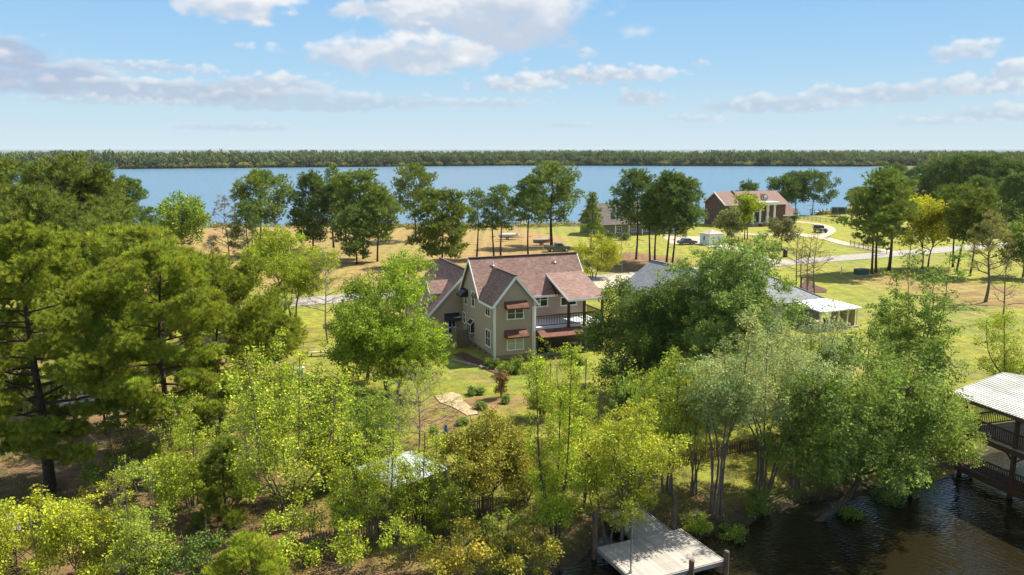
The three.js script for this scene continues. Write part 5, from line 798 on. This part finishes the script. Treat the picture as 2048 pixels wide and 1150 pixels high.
pine('tall dark pine left of the pickup truck', 3.46, -165.52, 16.81, 0.1042, 38, { cb: 0.45, tint: PINE_D }); pine('tallest pine of the shore row behind the pickup truck', 9.18, -184.02, 19.06, 0.1156, 54, { cb: 0.35, dens: 1.05, tr: 0.42 });
pine('small conical pine on the green lawn before the grey house', 18.07, -181.13, 13.19, 0.1139, 30, { cb: 0.25, dens: 0.8, prof: (k) => 1.02 - k });
pine('leftmost of the five tall pines over the grey roof', 25.26, -160.88, 17.85, 0.1013, 48, { cb: 0.42, tint: PINE_D, dens: 1.1 }); pine('second of the five tall pines, thin trunk', 26.93, -155.08, 15.13, 0.0977, 26, { cb: 0.45, tint: PINE_D }); pine('third of the five tall pines, standing behind', 28.97, -159.39, 15.92, 0.1004, 30, { cb: 0.45, tint: PINE_D });
pine('fourth of the five tall pines, straight trunk and round top', 30.3, -153.7, 18.03, 0.0969, 46, { cb: 0.42, tint: PINE_D, dens: 1.1 }); pine('fifth of the five tall pines, leaning right', 31.14, -153.01, 16.73, 0.0965, 52, { cb: 0.4, tint: PINE_D, dens: 1.1, lean: 0.08 });
pine('pine top rising behind the brick house roof', 82.05, -277.82, 13.12, 0.1737, 28, { cb: 0.35, tint: PINE_D }); pine('left pine of the trio by the lake right of the brick house', 94.42, -277.82, 14.15, 0.1737, 32, { cb: 0.4, tint: PINE_D }); pine('middle pine of the trio by the lake right of the brick house', 100.16, -282.28, 15.93, 0.1764, 32, { cb: 0.42, tint: PINE_D }); pine('wide right pine of the trio by the lake', 107.03, -284.57, 15.18, 0.1778, 46, { cb: 0.35, tint: PINE_D });
pine('left of the two joined pines beside the mailbox', 64.6, -141.64, 17.65, 0.0894, 62, { cb: 0.32, tint: PINE_F, dens: 0.7 }); pine('right of the two joined pines beside the mailbox', 66.3, -143.42, 19, 0.0905, 48, { cb: 0.38, tint: PINE_F, dens: 0.75 }); pine('stout pine just right of the mailbox', 69.62, -145.86, 18.41, 0.0920, 48, { cb: 0.4, tint: PINE_F, tr: 0.35, dens: 0.75 });
pine('leaning pine left of the right street bend', 83.81, -150.33, 15.34, 0.0948, 44, { cb: 0.45, tint: PINE_O, lean: 0.05 }); pine('middle leaning pine at the right street bend', 80.25, -141.64, 15.2, 0.0894, 46, { cb: 0.45, tint: PINE_O, lean: 0.08 }); pine('right leaning pine at the right street bend', 81.1, -139.33, 13.23, 0.0880, 42, { cb: 0.45, tint: PINE_O, lean: 0.03 });
pine('dark pine on the far point left of the right woods', 124.51, -284.57, 8.68, 0.1778, 28, { cb: 0.2, tint: PINE_D }); pine('dark shore pine behind the mailbox pines', 148.5, -309.61, 16.29, 0.1933, 34, { cb: 0.25, tint: PINE_D }); pine('dark shore pine between the mailbox pines and the woods', 162.03, -317.99, 16.14, 0.1985, 30, { cb: 0.2, tint: PINE_D });
for (const [a, l] of [[[166.92, -309.61, 18.95, 0.1933, 44], 'tall dark pine at the left end of the right woods'], [[170.24, -301.65, 20.87, 0.1884, 44], 'highest pine of the right hand woods'], [[175.77, -296.57, 19.8, 0.1853, 44], 'broad dark pine of the woods near the right edge'], [[177.67, -284.57, 18.84, 0.1778, 44], 'dark pine of the woods at the right picture edge'], [[143.19, -244.84, 14.17, 0.1533, 34], 'mid height pine before the dark right woods'], [[131.99, -208.31, 16.24, 0.1307, 40], 'green pine at the right edge above the far drive']]) pine(l, ...a, { cb: 0.15, tint: PINE_D, dens: 1.2 });
// ---------------------------------------------------------------- the big yellow green pines on the left
pine('huge foreground pine with thick dark trunk at the lower left', -30.27, -48.88, 18.01, 0.0321, 178, { cb: 0.17, tint: PINE_Y, tr: 0.42, dens: 1.7, size: 0.68, branches: 1.3 });
pine('tall foreground pine with dark trunk in the left middle', -23.5, -52.14, 16.49, 0.0341, 150, { cb: 0.22, tint: PINE_Y, dens: 1.5, size: 0.66, branches: 1.25, tr: 0.34 });
pine('foreground pine with curved trunk and fan shaped right boughs', -23.7, -61.8, 13.51, 0.0400, 150, { cb: 0.22, tint: PINE_Y, dens: 1.5, size: 0.66, branches: 1.2, lean: 0.05 });
pine('yellow tipped pine crown above the foreground pines', -37.14, -79.14, 14.54, 0.0508, 110, { cb: 0.35, tint: PINE_Y, dens: 1.15 }); pine('second yellow pine crown below the pale green tree', -33.16, -82.1, 11.14, 0.0526, 95, { cb: 0.4, tint: PINE_Y, dens: 1.1 });
pine('large olive pine rising highest on the left', -56.38, -102.3, 20.99, 0.0651, 92, { cb: 0.4, tint: PINE_O, dens: 1.2 }); pine('olive pine at the left edge with a knobbly top', -62.35, -100.77, 21.25, 0.0641, 62, { cb: 0.4, tint: PINE_O, dens: 1.1 }); pine('rounded olive pine right of the highest left pine', -54.23, -105.52, 19.08, 0.0671, 70, { cb: 0.4, tint: PINE_O, dens: 1.2 }); pine('dark pine standing out against the lake at left', -55.49, -116.44, 18.42, 0.0738, 46, { cb: 0.3, tint: PINE_D, dens: 1.1 });
pine('olive pine below the left skyline', -52.3, -88.7, 17.63, 0.0567, 95, { cb: 0.4, tint: PINE_O, dens: 1.15 }); pine('low olive pine between the left skyline and the yellow pines', -48.24, -95.04, 14.95, 0.0606, 80, { cb: 0.35, tint: PINE_O, dens: 1.15 }); pine('pine cut by the left picture edge', -58.31, -88.7, 18.62, 0.0567, 70, { cb: 0.35, tint: PINE_O, dens: 1.1 }); pine('far left pine behind the skyline crowns', -74.68, -116.44, 19.71, 0.0738, 44, { cb: 0.3, tint: PINE_F });
pine('mid height yellow green pine filling the gap left of the curved trunk', -36.11, -68.36, 11.51, 0.0441, 105, { cb: 0.15, tint: PINE_Y, dens: 1.1 }); pine('yellow pine with low boughs just left of the white box', -23.23, -73.79, 8.06, 0.0475, 75, { cb: 0.3, tint: PINE_Y, dens: 1.0 });
pine('young bushy pine with blurred long needles in the lower left', -17.37, -45.29, 5.32, 0.0298, 70, { cb: 0.05, tint: [0.24, 0.30, 0.022], size: 0.6, dens: 1.1, prof: (k) => 1.0 - 0.8 * k, snags: 0 }); pine('young pine at the bottom edge left of the picket fence', -13.16, -37.21, 3.05, 0.0248, 95, { cb: 0.02, tint: [0.32, 0.37, 0.02], size: 0.6, dens: 1.0, prof: (k) => 1.0 - 0.8 * k, snags: 0 });
// ---------------------------------------------------------------- leafy trees
broadleaf('bright green round tree on the left lake shore', -73.51, -176.51, 11.33, 0.1110, 52, { cb: 0.1, tint: [0.221, 0.314, 0.0312], kind: 'far', size: 0.9 });
bare('grey leafless tree standing alone against the lake', -51.54, -143.42, 14.22, 0.0905, 38, { cb: 0.22, limbs: 26, bark: M.greyBark, buds: 0.25, budKind: 'twig', budSize: 0.6, tint: [0.24, 0.22, 0.2] });
bare('small dark leafless sapling on the dry field', -55.5, -146.48, 6.53, 0.0924, 18, { cb: 0.2, limbs: 12, bark: M.darkBark, buds: 0.5, tint: [0.172, 0.148, 0.0375], budSize: 0.5 });
broadleaf('light green spreading tree over the tire swing', -26.32, -94.23, 12.17, 0.0601, 78, { cb: 0.32, tint: SPRING, kind: 'loose', stems: 2, cover: 1.15 });
bare('pale twiggy tree between the two light green trees', -21.67, -91.14, 10.76, 0.0582, 48, { cb: 0.3, limbs: 26, buds: 0.4, tint: [0.344, 0.33, 0.1], budSize: 0.25 });
broadleaf('big bright green tree left of the house walls', -10.78, -69.09, 12.42, 0.0446, 100, { cb: 0.02, tint: [0.26, 0.36, 0.022], kind: 'full', cover: 1.1, stems: 2 });
broadleaf('lower left side tree joined to the big bright tree', -14.02, -74.63, 9.83, 0.0480, 66, { cb: 0.08, tint: [0.221, 0.314, 0.025], kind: 'full', bark: M.darkBark });
bare('second silvery bare tree above the blue shed', -7.58, -50.87, 5.63, 0.0333, 60, { cb: 0.3, limbs: 20, bark: M.paleBark, buds: 0.3, tint: SPRING, budSize: 0.2, tr: 0.08 });
bare('pale twiggy bare tree left of the sprouting tree', -17.89, -50.87, 5.63, 0.0333, 60, { cb: 0.35, limbs: 18, bark: M.paleBark, tr: 0.08 });
bare('silvery leafless tree before the sandy path', -6.64, -53.93, 6.9, 0.0352, 84, { cb: 0.3, limbs: 34, bark: M.paleBark, buds: 0.35, tint: SPRING, budSize: 0.22, tr: 0.09 });
broadleaf('sprouting twiggy tree right of the long needled young pine', -13.27, -43.99, 10.15, 0.0290, 128, { cb: 0.2, tint: SPRING, upright: true, kind: 'sprout', stems: 6, bark: M.greyBark });
broadleaf('slim sprouting tree under the tire swing tree', -12.02, -48.88, 7.26, 0.0321, 75, { cb: 0.2, tint: SPRING, upright: true, kind: 'loose', stems: 5 });
broadleaf('thin sapling before the blue shed roof, left one', -7.46, -42.76, 6.25, 0.0283, 78, { cb: 0.25, tint: SPRING, upright: true, kind: 'sprout', stems: 5 }); broadleaf('thin sapling before the blue shed roof, right one', -5.38, -42.94, 6.06, 0.0284, 66, { cb: 0.2, tint: SPRING, stems: 4, upright: true, kind: 'sprout', bark: M.darkBark });
broadleaf('leafy sapling between the blue shed and the dark picket fence', -9.13, -42.46, 4.53, 0.0281, 60, { cb: 0.15, tint: SPRING, upright: true, kind: 'loose', stems: 6 }); 
broadleaf('olive evergreen tree right of the blue shed', -1.7, -45.29, 6.44, 0.0298, 88, { cb: 0.15, tint: OLIVE, kind: 'full', stems: 2, bark: M.greyBark, cover: 1.0 });
broadleaf('tall slender tree with ivy clad trunk in the centre foreground', 2.51, -42.34, 11.22, 0.0280, 62, { cb: 0.2, tint: SPRING, stems: 3, upright: true, kind: 'loose', taper: 0.5, bark: M.darkBark, tr: 0.17 });
broadleaf('short bushy tree beside the slender centre tree', 4.75, -47.02, 7.44, 0.0309, 62, { cb: 0.2, tint: SPRING, upright: true, kind: 'sprout', stems: 5 });
broadleaf('yellow green tree whose boughs overhang the dock', 6.62, -43.55, 8.93, 0.0288, 100, { cb: 0.42, tint: YELLOW, kind: 'sprout', stems: 3, cover: 1.3, bark: M.greyBark });
broadleaf('low yellow bough tree at the dock landing', 5.57, -43.31, 4.94, 0.0286, 92, { cb: 0.4, tint: YELLOW, kind: 'sprout', stems: 2, cover: 0.8 });
broadleaf('bright yellow green tree right of the centre lawn', 10.13, -48.88, 8.84, 0.0321, 82, { cb: 0.4, tint: [0.292, 0.355, 0.0275], upright: true, kind: 'sprout', stems: 5 });
broadleaf('dense dark green tree hiding the right end of the house', 11.07, -69.53, 10.98, 0.0448, 100, { cb: -0.05, tint: DEEP, kind: 'full', cover: 1.2, stems: 2 });
broadleaf('large glossy tree before the grey roof', 18.92, -67.65, 13.57, 0.0437, 146, { cb: 0.1, tint: [0.22, 0.31, 0.06], kind: 'full', stems: 3, cover: 1.0, spread: 0.28 });
broadleaf('left shoulder tree below the grey roof', 15.36, -68.36, 10.77, 0.0441, 78, { cb: 0.1, tint: [0.168, 0.239, 0.035], kind: 'full' });
broadleaf('pale silvery blossoming tree in the right centre', 16.64, -49.9, 11.11, 0.0327, 150, { cb: 0.42, tint: PALE, upright: true, kind: 'fine', stems: 7, bark: M.greyBark });
broadleaf('pale grey green tree with three slim trunks on the bank', 12.79, -46.88, 10.68, 0.0308, 105, { cb: 0.48, tint: SILVER, upright: true, kind: 'fine', stems: 6, bark: M.greyBark });
broadleaf('big leafy tree leaning out over the cove', 18.12, -46.88, 11.67, 0.0308, 146, { cb: 0.3, leanEarly: 0.5, tint: [0.21, 0.29, 0.045], kind: 'full', lean: 0.52, cover: 0.95, tr: 0.22, bark: M.darkBark, lobes: 34 });
broadleaf('second leafy tree over the water beside the boathouse', 26.67, -50.71, 10.03, 0.0332, 118, { cb: 0.08, tint: [0.24, 0.31, 0.04], kind: 'full', stems: 2, cover: 0.9, lobes: 26 });
broadleaf('upper leafy tree behind the leaning tree', 24.78, -56.34, 9.88, 0.0367, 78, { cb: 0.15, tint: [0.18, 0.256, 0.04], kind: 'full', cover: 0.85, stems: 2 });
broadleaf('tall airy tree on the lawn right of the white porch', 35.44, -68.36, 12.61, 0.0441, 84, { cb: 0.25, tint: [0.198, 0.281, 0.0375], upright: true, kind: 'loose', stems: 6, taper: 0.35 });
broadleaf('light green tree behind the boathouse roof', 44.68, -69.09, 8.95, 0.0446, 66, { cb: 0.2, tint: SPRING, stems: 4, upright: true, kind: 'sprout', bark: M.darkBark });
broadleaf('glowing yellow green tree between the street pines', 77.43, -147.74, 13.99, 0.0932, 50, { cb: 0.2, tint: [0.46, 0.46, 0.018], kind: 'far', size: 0.9, stems: 2, bark: M.darkBark });
bare('thin leafless tree left of the yellow green tree', 72.31, -143.42, 9.56, 0.0905, 20, { cb: 0.3, limbs: 14, bark: M.greyBark });
bare('tall leafless cypress on the right lawn', 69.44, -114.86, 13.12, 0.0729, 46, { cb: 0.3, limbs: 26, bark: M.greyBark, buds: 0.5, tint: [0.292, 0.281, 0.075], budSize: 0.5, tr: 0.26 }); bare('small leafless tree nearest the right edge lawn', 64.26, -102.3, 10.03, 0.0651, 40, { cb: 0.2, limbs: 18, bark: M.greyBark });
for (const [a, l] of [[[44.63, -123.66, 10.66, 0.0783, 34], 'leftmost of the four bare trees in the mulch bed'], [[46.4, -126.42, 8.65, 0.0800, 26], 'second of the four bare trees in the mulch bed'], [[46.52, -123.66, 9.33, 0.0783, 28], 'third of the four bare trees in the mulch bed'], [[46, -119.73, 10.71, 0.0759, 44], 'rightmost of the four bare trees in the mulch bed']]) bare(l, ...a, { cb: 0.3, limbs: 18, bark: M.greyBark });
broadleaf('young light tree left of the brick house columns', 52.82, -194.33, 7.58, 0.1220, 26, { cb: 0.15, tint: [0.241, 0.264, 0.0625], kind: 'far', size: 0.8 }); broadleaf('green tree standing before the brick house columns', 58.32, -197.65, 11.52, 0.1241, 26, { cb: 0.3, tint: SPRING, kind: 'far', size: 0.8, stems: 2, bark: M.darkBark });
broadleaf('grey green small tree right of the brick house steps', 61.04, -179.26, 7.36, 0.1127, 27, { cb: 0.2, tint: [0.198, 0.198, 0.0625], kind: 'far', size: 0.75 });
broadleaf('yellow green tree beside the right end of the brown ridge', 14.35, -137.65, 6.77, 0.0870, 48, { cb: 0.1, tint: [0.37, 0.40, 0.022], kind: 'loose', cover: 1.0, stems: 2 });
bare('fallen looking brush tree by the concrete drive', 19.94, -143.42, 6.85, 0.0905, 40, { cb: 0.25, limbs: 16, bark: M.paleBark });
broadleaf('dark leafy tree at the right picture edge by the street', 89.34, -137.65, 10.06, 0.0870, 42, { cb: 0.1, tint: [0.172, 0.247, 0.0375], kind: 'far', size: 0.8 });
broadleaf('green tree low before the right woods', 126.74, -208.31, 11.09, 0.1307, 40, { cb: 0.1, tint: [0.189, 0.247, 0.0438], kind: 'far', size: 1.1 });
// more of the thicket between the yard and the cove
broadleaf('leafy sapling filling the gap left of the silvery bare tree', -10.28, -50.87, 5.63, 0.0333, 60, { cb: 0.15, tint: [0.211, 0.3, 0.025], upright: true, kind: 'loose', stems: 5 });
broadleaf('bushy young tree under the big bright tree', -9.82, -56.34, 5.01, 0.0367, 70, { cb: 0.1, tint: [0.218, 0.31, 0.024], upright: true, kind: 'loose', stems: 6 });
broadleaf('sprouting tree left of the long needled young pine', -20.09, -47.02, 6.87, 0.0309, 70, { cb: 0.2, tint: SPRING, upright: true, kind: 'sprout', stems: 5 });
broadleaf('young tree with pale stems right of the white box', -16.71, -52.58, 8.96, 0.0343, 75, { cb: 0.3, tint: SPRING, upright: true, kind: 'loose', stems: 6 });
broadleaf('low leafy tree over the dark picket fence', -3.59, -43.06, 4.43, 0.0285, 62, { cb: 0.15, tint: [0.28, 0.33, 0.025], upright: true, kind: 'loose', stems: 5 });
broadleaf('leafy bush tree left of the slender centre tree', 0.83, -47.75, 4.02, 0.0314, 58, { cb: 0.1, tint: [0.3, 0.3, 0.025], upright: true, kind: 'sprout', stems: 6 });
broadleaf('mid green young tree on the lawn before the screened porch', 2.54, -63.64, 6.22, 0.0412, 44, { cb: 0.12, tint: SPRING, upright: true, kind: 'sprout', stems: 5 });
broadleaf('second young tree on the lawn before the dense dark tree', 4.85, -58.41, 6.27, 0.0379, 52, { cb: 0.15, tint: SPRING, upright: true, kind: 'sprout', stems: 6 });
broadleaf('leafy tree below the pale blossoming tree', 19.14, -50.87, 7, 0.0333, 60, { cb: 0.35, tint: [0.22, 0.29, 0.06], upright: true, kind: 'loose', stems: 5 });
broadleaf('green tree between the yellow tree and the pale trees', 9.78, -53.47, 6.78, 0.0349, 78, { cb: 0.25, tint: [0.21, 0.3, 0.03], upright: true, kind: 'loose', stems: 5 });
broadleaf('young tree half hiding the reddish fence', 11.76, -48.88, 6.27, 0.0321, 55, { cb: 0.3, tint: [0.3, 0.34, 0.03], upright: true, kind: 'sprout', stems: 5 });
broadleaf('silver leaved tree behind the pale blossoming tree', 22.17, -58.41, 9.63, 0.0379, 105, { cb: 0.1, tint: SILVER, upright: true, kind: 'fine', stems: 6 });
// ---------------------------------------------------------------- shrubs
for (const [a, l, tn] of [[[-0.8, -76.73, 1.34, 0.0493, 17], 'left of the two clipped round shrubs at the house corner', GREEN], [[0.7, -77.09, 1.5, 0.0495, 19], 'right of the two clipped round shrubs at the house corner', GREEN], [[6.83, -80.49, 0.86, 0.0516, 14], 'low clipped shrub before the screened porch', GREEN]]) shrub(l, ...a, { tint: tn, kind: 'full', size: 0.3, cover: 1.5, lobes: 12 });
shrub('upright reddish brown shrub left of the clipped shrubs', -0.99, -69.09, 2.79, 0.0446, 13, { tint: [0.224, 0.14, 0.0375], kind: 'loose', size: 0.35, cover: 1.3, taper: 0.4 });
shrub('dark shrub at the foot of the tan house corner', -2, -79.14, 1, 0.0508, 16, { tint: DEEP, size: 0.35 });
for (const [a, l] of [[[-3.6, -69.83, 0.71, 0.0450, 10], 'leafy garden plant nearest the sandy path'], [[-2.84, -70.13, 0.66, 0.0452, 9], 'second garden plant from the sandy path'], [[-2.76, -65.85, 0.67, 0.0426, 13], 'wide low plant in the orange mulch'], [[-0.62, -67.5, 0.6, 0.0436, 8], 'small plant beside the reddish shrub'], [[1.99, -66.26, 0.68, 0.0428, 9], 'plant at the right end of the mulch bed'], [[-4.02, -61.8, 0.51, 0.0400, 9], 'plant below the sandy path end'], [[-6.09, -59.28, 0.65, 0.0385, 10], 'plant left of the blue figure']]) shrub(l, ...a, { tint: [0.172, 0.264, 0.0438], kind: 'full', size: 0.28, lobes: 5, cover: 0.8, group: 'plants in the garden bed' });
shrub('large yellow green shrub in the bottom left corner', -24.88, -37.92, 4.8, 0.0253, 115, { tint: YELLOW, kind: 'loose', size: 0.37, cover: 1.3, lobes: 16 }); shrub('yellow green shrub right of the corner shrub', -21.65, -37.68, 4.37, 0.0251, 85, { tint: YELLOW, kind: 'sprout', size: 0.37, cover: 1.9, lobes: 14 }); shrub('sprouting shrub over the grey sheet roof', -18.58, -37.68, 6.5, 0.0251, 75, { tint: [0.275, 0.346, 0.0312], kind: 'sprout', size: 0.37, cover: 1.6, lobes: 14 });
bare('grey leafless sapling rising from the lower left shrubs', -20.46, -38.65, 6.1, 0.0257, 50, { cb: 0.25, limbs: 14, buds: 0.4, tint: YELLOW, budSize: 0.25, tr: 0.07 });
shrub('green thicket under the tall left pine', -20.38, -43.68, 4.33, 0.0288, 70, { tint: SPRING, kind: 'sprout', size: 0.37, cover: 1.6 }); shrub('dark undergrowth shrub right of the thick pine trunk', -26.36, -48.88, 2.91, 0.0321, 60, { tint: GREEN, kind: 'sprout', size: 0.37 });
shrub('golden green shrub at the bottom left of the dock', -3.07, -37.92, 2.85, 0.0253, 78, { tint: [0.327, 0.289, 0.0275], kind: 'loose', size: 0.35, cover: 1.3, lobes: 14 }); shrub('olive green shrub at the bottom below the olive tree', 0.56, -39.16, 2.56, 0.0260, 70, { tint: OLIVE, kind: 'loose', size: 0.35, cover: 1.3, lobes: 13 }); shrub('leafy shrub at the bottom behind the golden shrub', -5.49, -39.68, 2.59, 0.0264, 60, { tint: SPRING, kind: 'loose', size: 0.34, cover: 1.0 });
shrub('shrub at the foot of the sprouting twiggy tree', -11.13, -40.75, 2.93, 0.0270, 70, { tint: SPRING, kind: 'sprout', size: 0.35, cover: 1.6 }); shrub('dark green bottom thicket between the young pines', -16.2, -38.16, 3.33, 0.0254, 70, { tint: DEEP, kind: 'loose', size: 0.35 });
shrub('green shrub at the foot of the slim bank trunks', 15.66, -47.75, 1.69, 0.0314, 26, { tint: GREEN, kind: 'loose', size: 0.35 }); shrub('low bright shrub on the bank by the tall piling', 11.34, -44.96, 1.12, 0.0296, 30, { tint: SPRING, kind: 'loose', size: 0.3 }); shrub('bank shrub right of the dock landing', 13.15, -44.96, 0.9, 0.0296, 30, { tint: GREEN, kind: 'loose', size: 0.3 });
shrub('waterside shrub under the leaning tree', 21.3, -47.9, 1.79, 0.0314, 38, { tint: GREEN, kind: 'loose', size: 0.35 }); shrub('waterside shrub beside the retaining wall', 24.67, -49.66, 1.57, 0.0325, 38, { tint: [0.155, 0.231, 0.0375], kind: 'loose', size: 0.35 });
for (const [a, l] of [[[22.18, -194.33, 1.97, 0.1220, 22], 'clipped hedge at the grey house, left piece'], [[26.52, -196.53, 1.74, 0.1234, 18], 'clipped hedge at the grey house, right piece'], [[72.69, -218.77, 3.03, 0.1371, 20], 'dark evergreen shrub right of the brick house steps'], [[85.87, -241.46, 4.09, 0.1512, 10], 'columnar evergreen at the brick house wing']]) shrub(l, ...a, { tint: DEEP, kind: 'far', size: 0.7, lobes: 7 });
shrub('leafy shrub at the bottom edge right of the grey sheet roof', -8.77, -38.65, 2.53, 0.0257, 75, { tint: SPRING, kind: 'loose', size: 0.34, cover: 1.2 }); shrub('bushy shrub before the left end of the dark fence', -12.63, -40.21, 2.62, 0.0267, 60, { tint: SPRING, kind: 'loose', size: 0.34 }); shrub('low shrub under the slender centre tree', -0.68, -42.17, 1.97, 0.0279, 50, { tint: [0.22, 0.27, 0.025], kind: 'sprout', size: 0.4, cover: 1.4 });
shrub('sunlit shrub beside the thick pine trunk', -25.67, -43.68, 2.34, 0.0288, 70, { tint: YELLOW, kind: 'sprout', size: 0.35, cover: 1.4 }); shrub('tall shrub at the left edge below the huge pine', -28.51, -41.88, 2.71, 0.0277, 50, { tint: SPRING, kind: 'loose', size: 0.35 }); shrub('shrub in the brown litter left of the young pine', -22.13, -47.75, 3.35, 0.0314, 55, { tint: SPRING, kind: 'sprout', size: 0.35, cover: 1.4 });
shrub('yellow green shrub half covering the low sheet roof', -19.76, -37.21, 2.86, 0.0248, 70, { tint: YELLOW, kind: 'sprout', size: 0.34, cover: 1.3 }); shrub('small leafy shrub in front of the left edge shed', -26.73, -39.68, 2.73, 0.0264, 48, { tint: YELLOW, kind: 'sprout', size: 0.34, cover: 1.3 });
shrub('leafy clump under the foreground pine boughs', -27.42, -53.47, 3.7, 0.0349, 60, { tint: [0.18, 0.24, 0.024], kind: 'loose', size: 0.35 }); shrub('low clump at the foot of the curved trunk', -19.99, -57.88, 2.59, 0.0376, 55, { tint: [0.2, 0.27, 0.024], kind: 'loose', size: 0.34 });
// ---------------------------------------------------------------- ground cover that nobody could count
{
  const r = rngOf(4242), spots = [], dry = [], tuft = leafSpray(51, 26, 0.5, 0.12, 6);
  for (let k = 0; k < 60000 && spots.length < 11000; k++) { const x = lerp(-48, 34, r()), z = lerp(-66, -34, r()), [c] = shore(x, z); if (c < 0.3) continue; const n = fbm(x * 0.4, z * 0.4, 3, 0, 88); if (r() > smooth(0.40, 0.6, n) * (z < -58 ? 0.3 : 1) + (c < 3 ? 0.25 : 0)) continue; (r() < 0.6 ? spots : dry).push([V(x, groundY(x, z) + 0.05, z), 0.12 + 0.34 * r() * r(), null]); }
  for (const [list, tint, label] of [[spots, [0.12, 0.165, 0.025], 'green weeds and grass tufts scattered over the near bank'], [dry, [0.26, 0.19, 0.09], 'dry grass tufts and leaf litter scattered over the near bank']]) { const g = new THREE.Group(), o = crownOf('ground_cover', tuft, M.leaf, list, tint, r, g, 0.35); scene.add(o); o.name = numbered('ground_cover'); tag(o, label, 'ground cover', undefined, 'stuff'); }
}
{ // scrub along the near lake shore
  const r = rngOf(313), list = [];
  for (let k = 0; k < 6000 && list.length < 520; k++) { const x = lerp(-130, 130, r()), z = lerp(-300, -222, r()), l = shore(x, z)[1]; if (l < 1 || l > 11 || fbm(x * 0.06, 1, 3, 0, 5) < 0.38 + 0.02 * l) continue; list.push([V(x, groundY(x, z) + 0.45, z), 0.5 + 0.8 * r(), null]); }
  const o = crownOf('shore_scrub', SPRAY.far[0], M.leaf, list, [0.27, 0.25, 0.05], r, new THREE.Group(), 0.4); scene.add(o); o.name = numbered('shore_scrub'); tag(o, 'low yellowish scrub along the near lake shore', 'scrub', undefined, 'stuff');
}
// ---------------------------------------------------------------- far woods: read as one mass
{
  const r = rngOf(999), spots = [], right = [], low = [], fir = leafSpray(61, 90, 0.42, 0.5, 0);
  const addTo = (list, x, z, hh, w) => list.push([V(x, hh * 0.45, z), 1, null, w, hh]);
  for (let k = 0; k < 5200; k++) { const x = lerp(-1100, 1000, r()), d = Math.pow(r(), 1.7) * 420; let zz = -1; for (let i = 0; i < LAKE.length; i++); const base = x < -480 ? -880 - (x + 480) * -0.02 : x < 0 ? lerp(-985, -1207, (x + 480) / 480) : lerp(-1207, -1134, clamp(x / 480)); const z = base - 4 - d; addTo(spots, x, z, (12 + 6 * r() + 7 * fbm(x * 0.012, z * 0.012, 3)) * (d < 15 ? 0.75 : 1), 3.4 + 3.4 * r()); }
  for (let k = 0; k < 1500; k++) { const x = lerp(-1000, 620, r()), base = x < -480 ? -880 : x < 0 ? lerp(-985, -1207, (x + 480) / 480) : lerp(-1207, -1134, clamp(x / 480)); addTo(low, x, base - r() * 8, 3 + 4.5 * r(), 2.5 + 2.5 * r()); }
  for (let k = 0; k < 900; k++) { const t = r(), px = lerp(150, 560, t), z = lerp(-300, -1120, t), x = px + 20 + Math.pow(r(), 1.3) * 420; addTo(right, x, z + (r() - 0.5) * 60, 14 + 7 * r(), 3.4 + 2.6 * r()); }
  const forest = (list, tint, label) => { const o = new THREE.InstancedMesh(fir, M.needle, list.length), m = new THREE.Matrix4(), q = new THREE.Quaternion(), c = new THREE.Color(); list.forEach(([p, , , w, hh], i) => { q.setFromEuler(new THREE.Euler(0, r() * 6.28, 0)); o.setMatrixAt(i, m.compose(V(p.x, hh * 0.42, p.z), q, V(w, hh * 0.6, w))); const k = 0.7 + 0.6 * r(); o.setColorAt(i, c.setRGB(tint[0] * k * (0.85 + 0.5 * r()), tint[1] * k, tint[2] * k)); }); o.name = numbered('far_woods'); o.castShadow = o.receiveShadow = true; scene.add(o); tag(o, label, 'woods', undefined, 'stuff'); };
  forest(spots, [0.10, 0.142, 0.052], 'dark green pine woods along the far lake shore'); forest(low, [0.22, 0.24, 0.07], 'lighter scrub fringing the far lake shore'); forest(right, [0.10, 0.135, 0.04], 'dense dark woods filling the right background');
}
scene.fog = new THREE.FogExp2(new THREE.Color(0.80, 0.88, 0.95), 0.00003);
renderer.render(scene, camera);
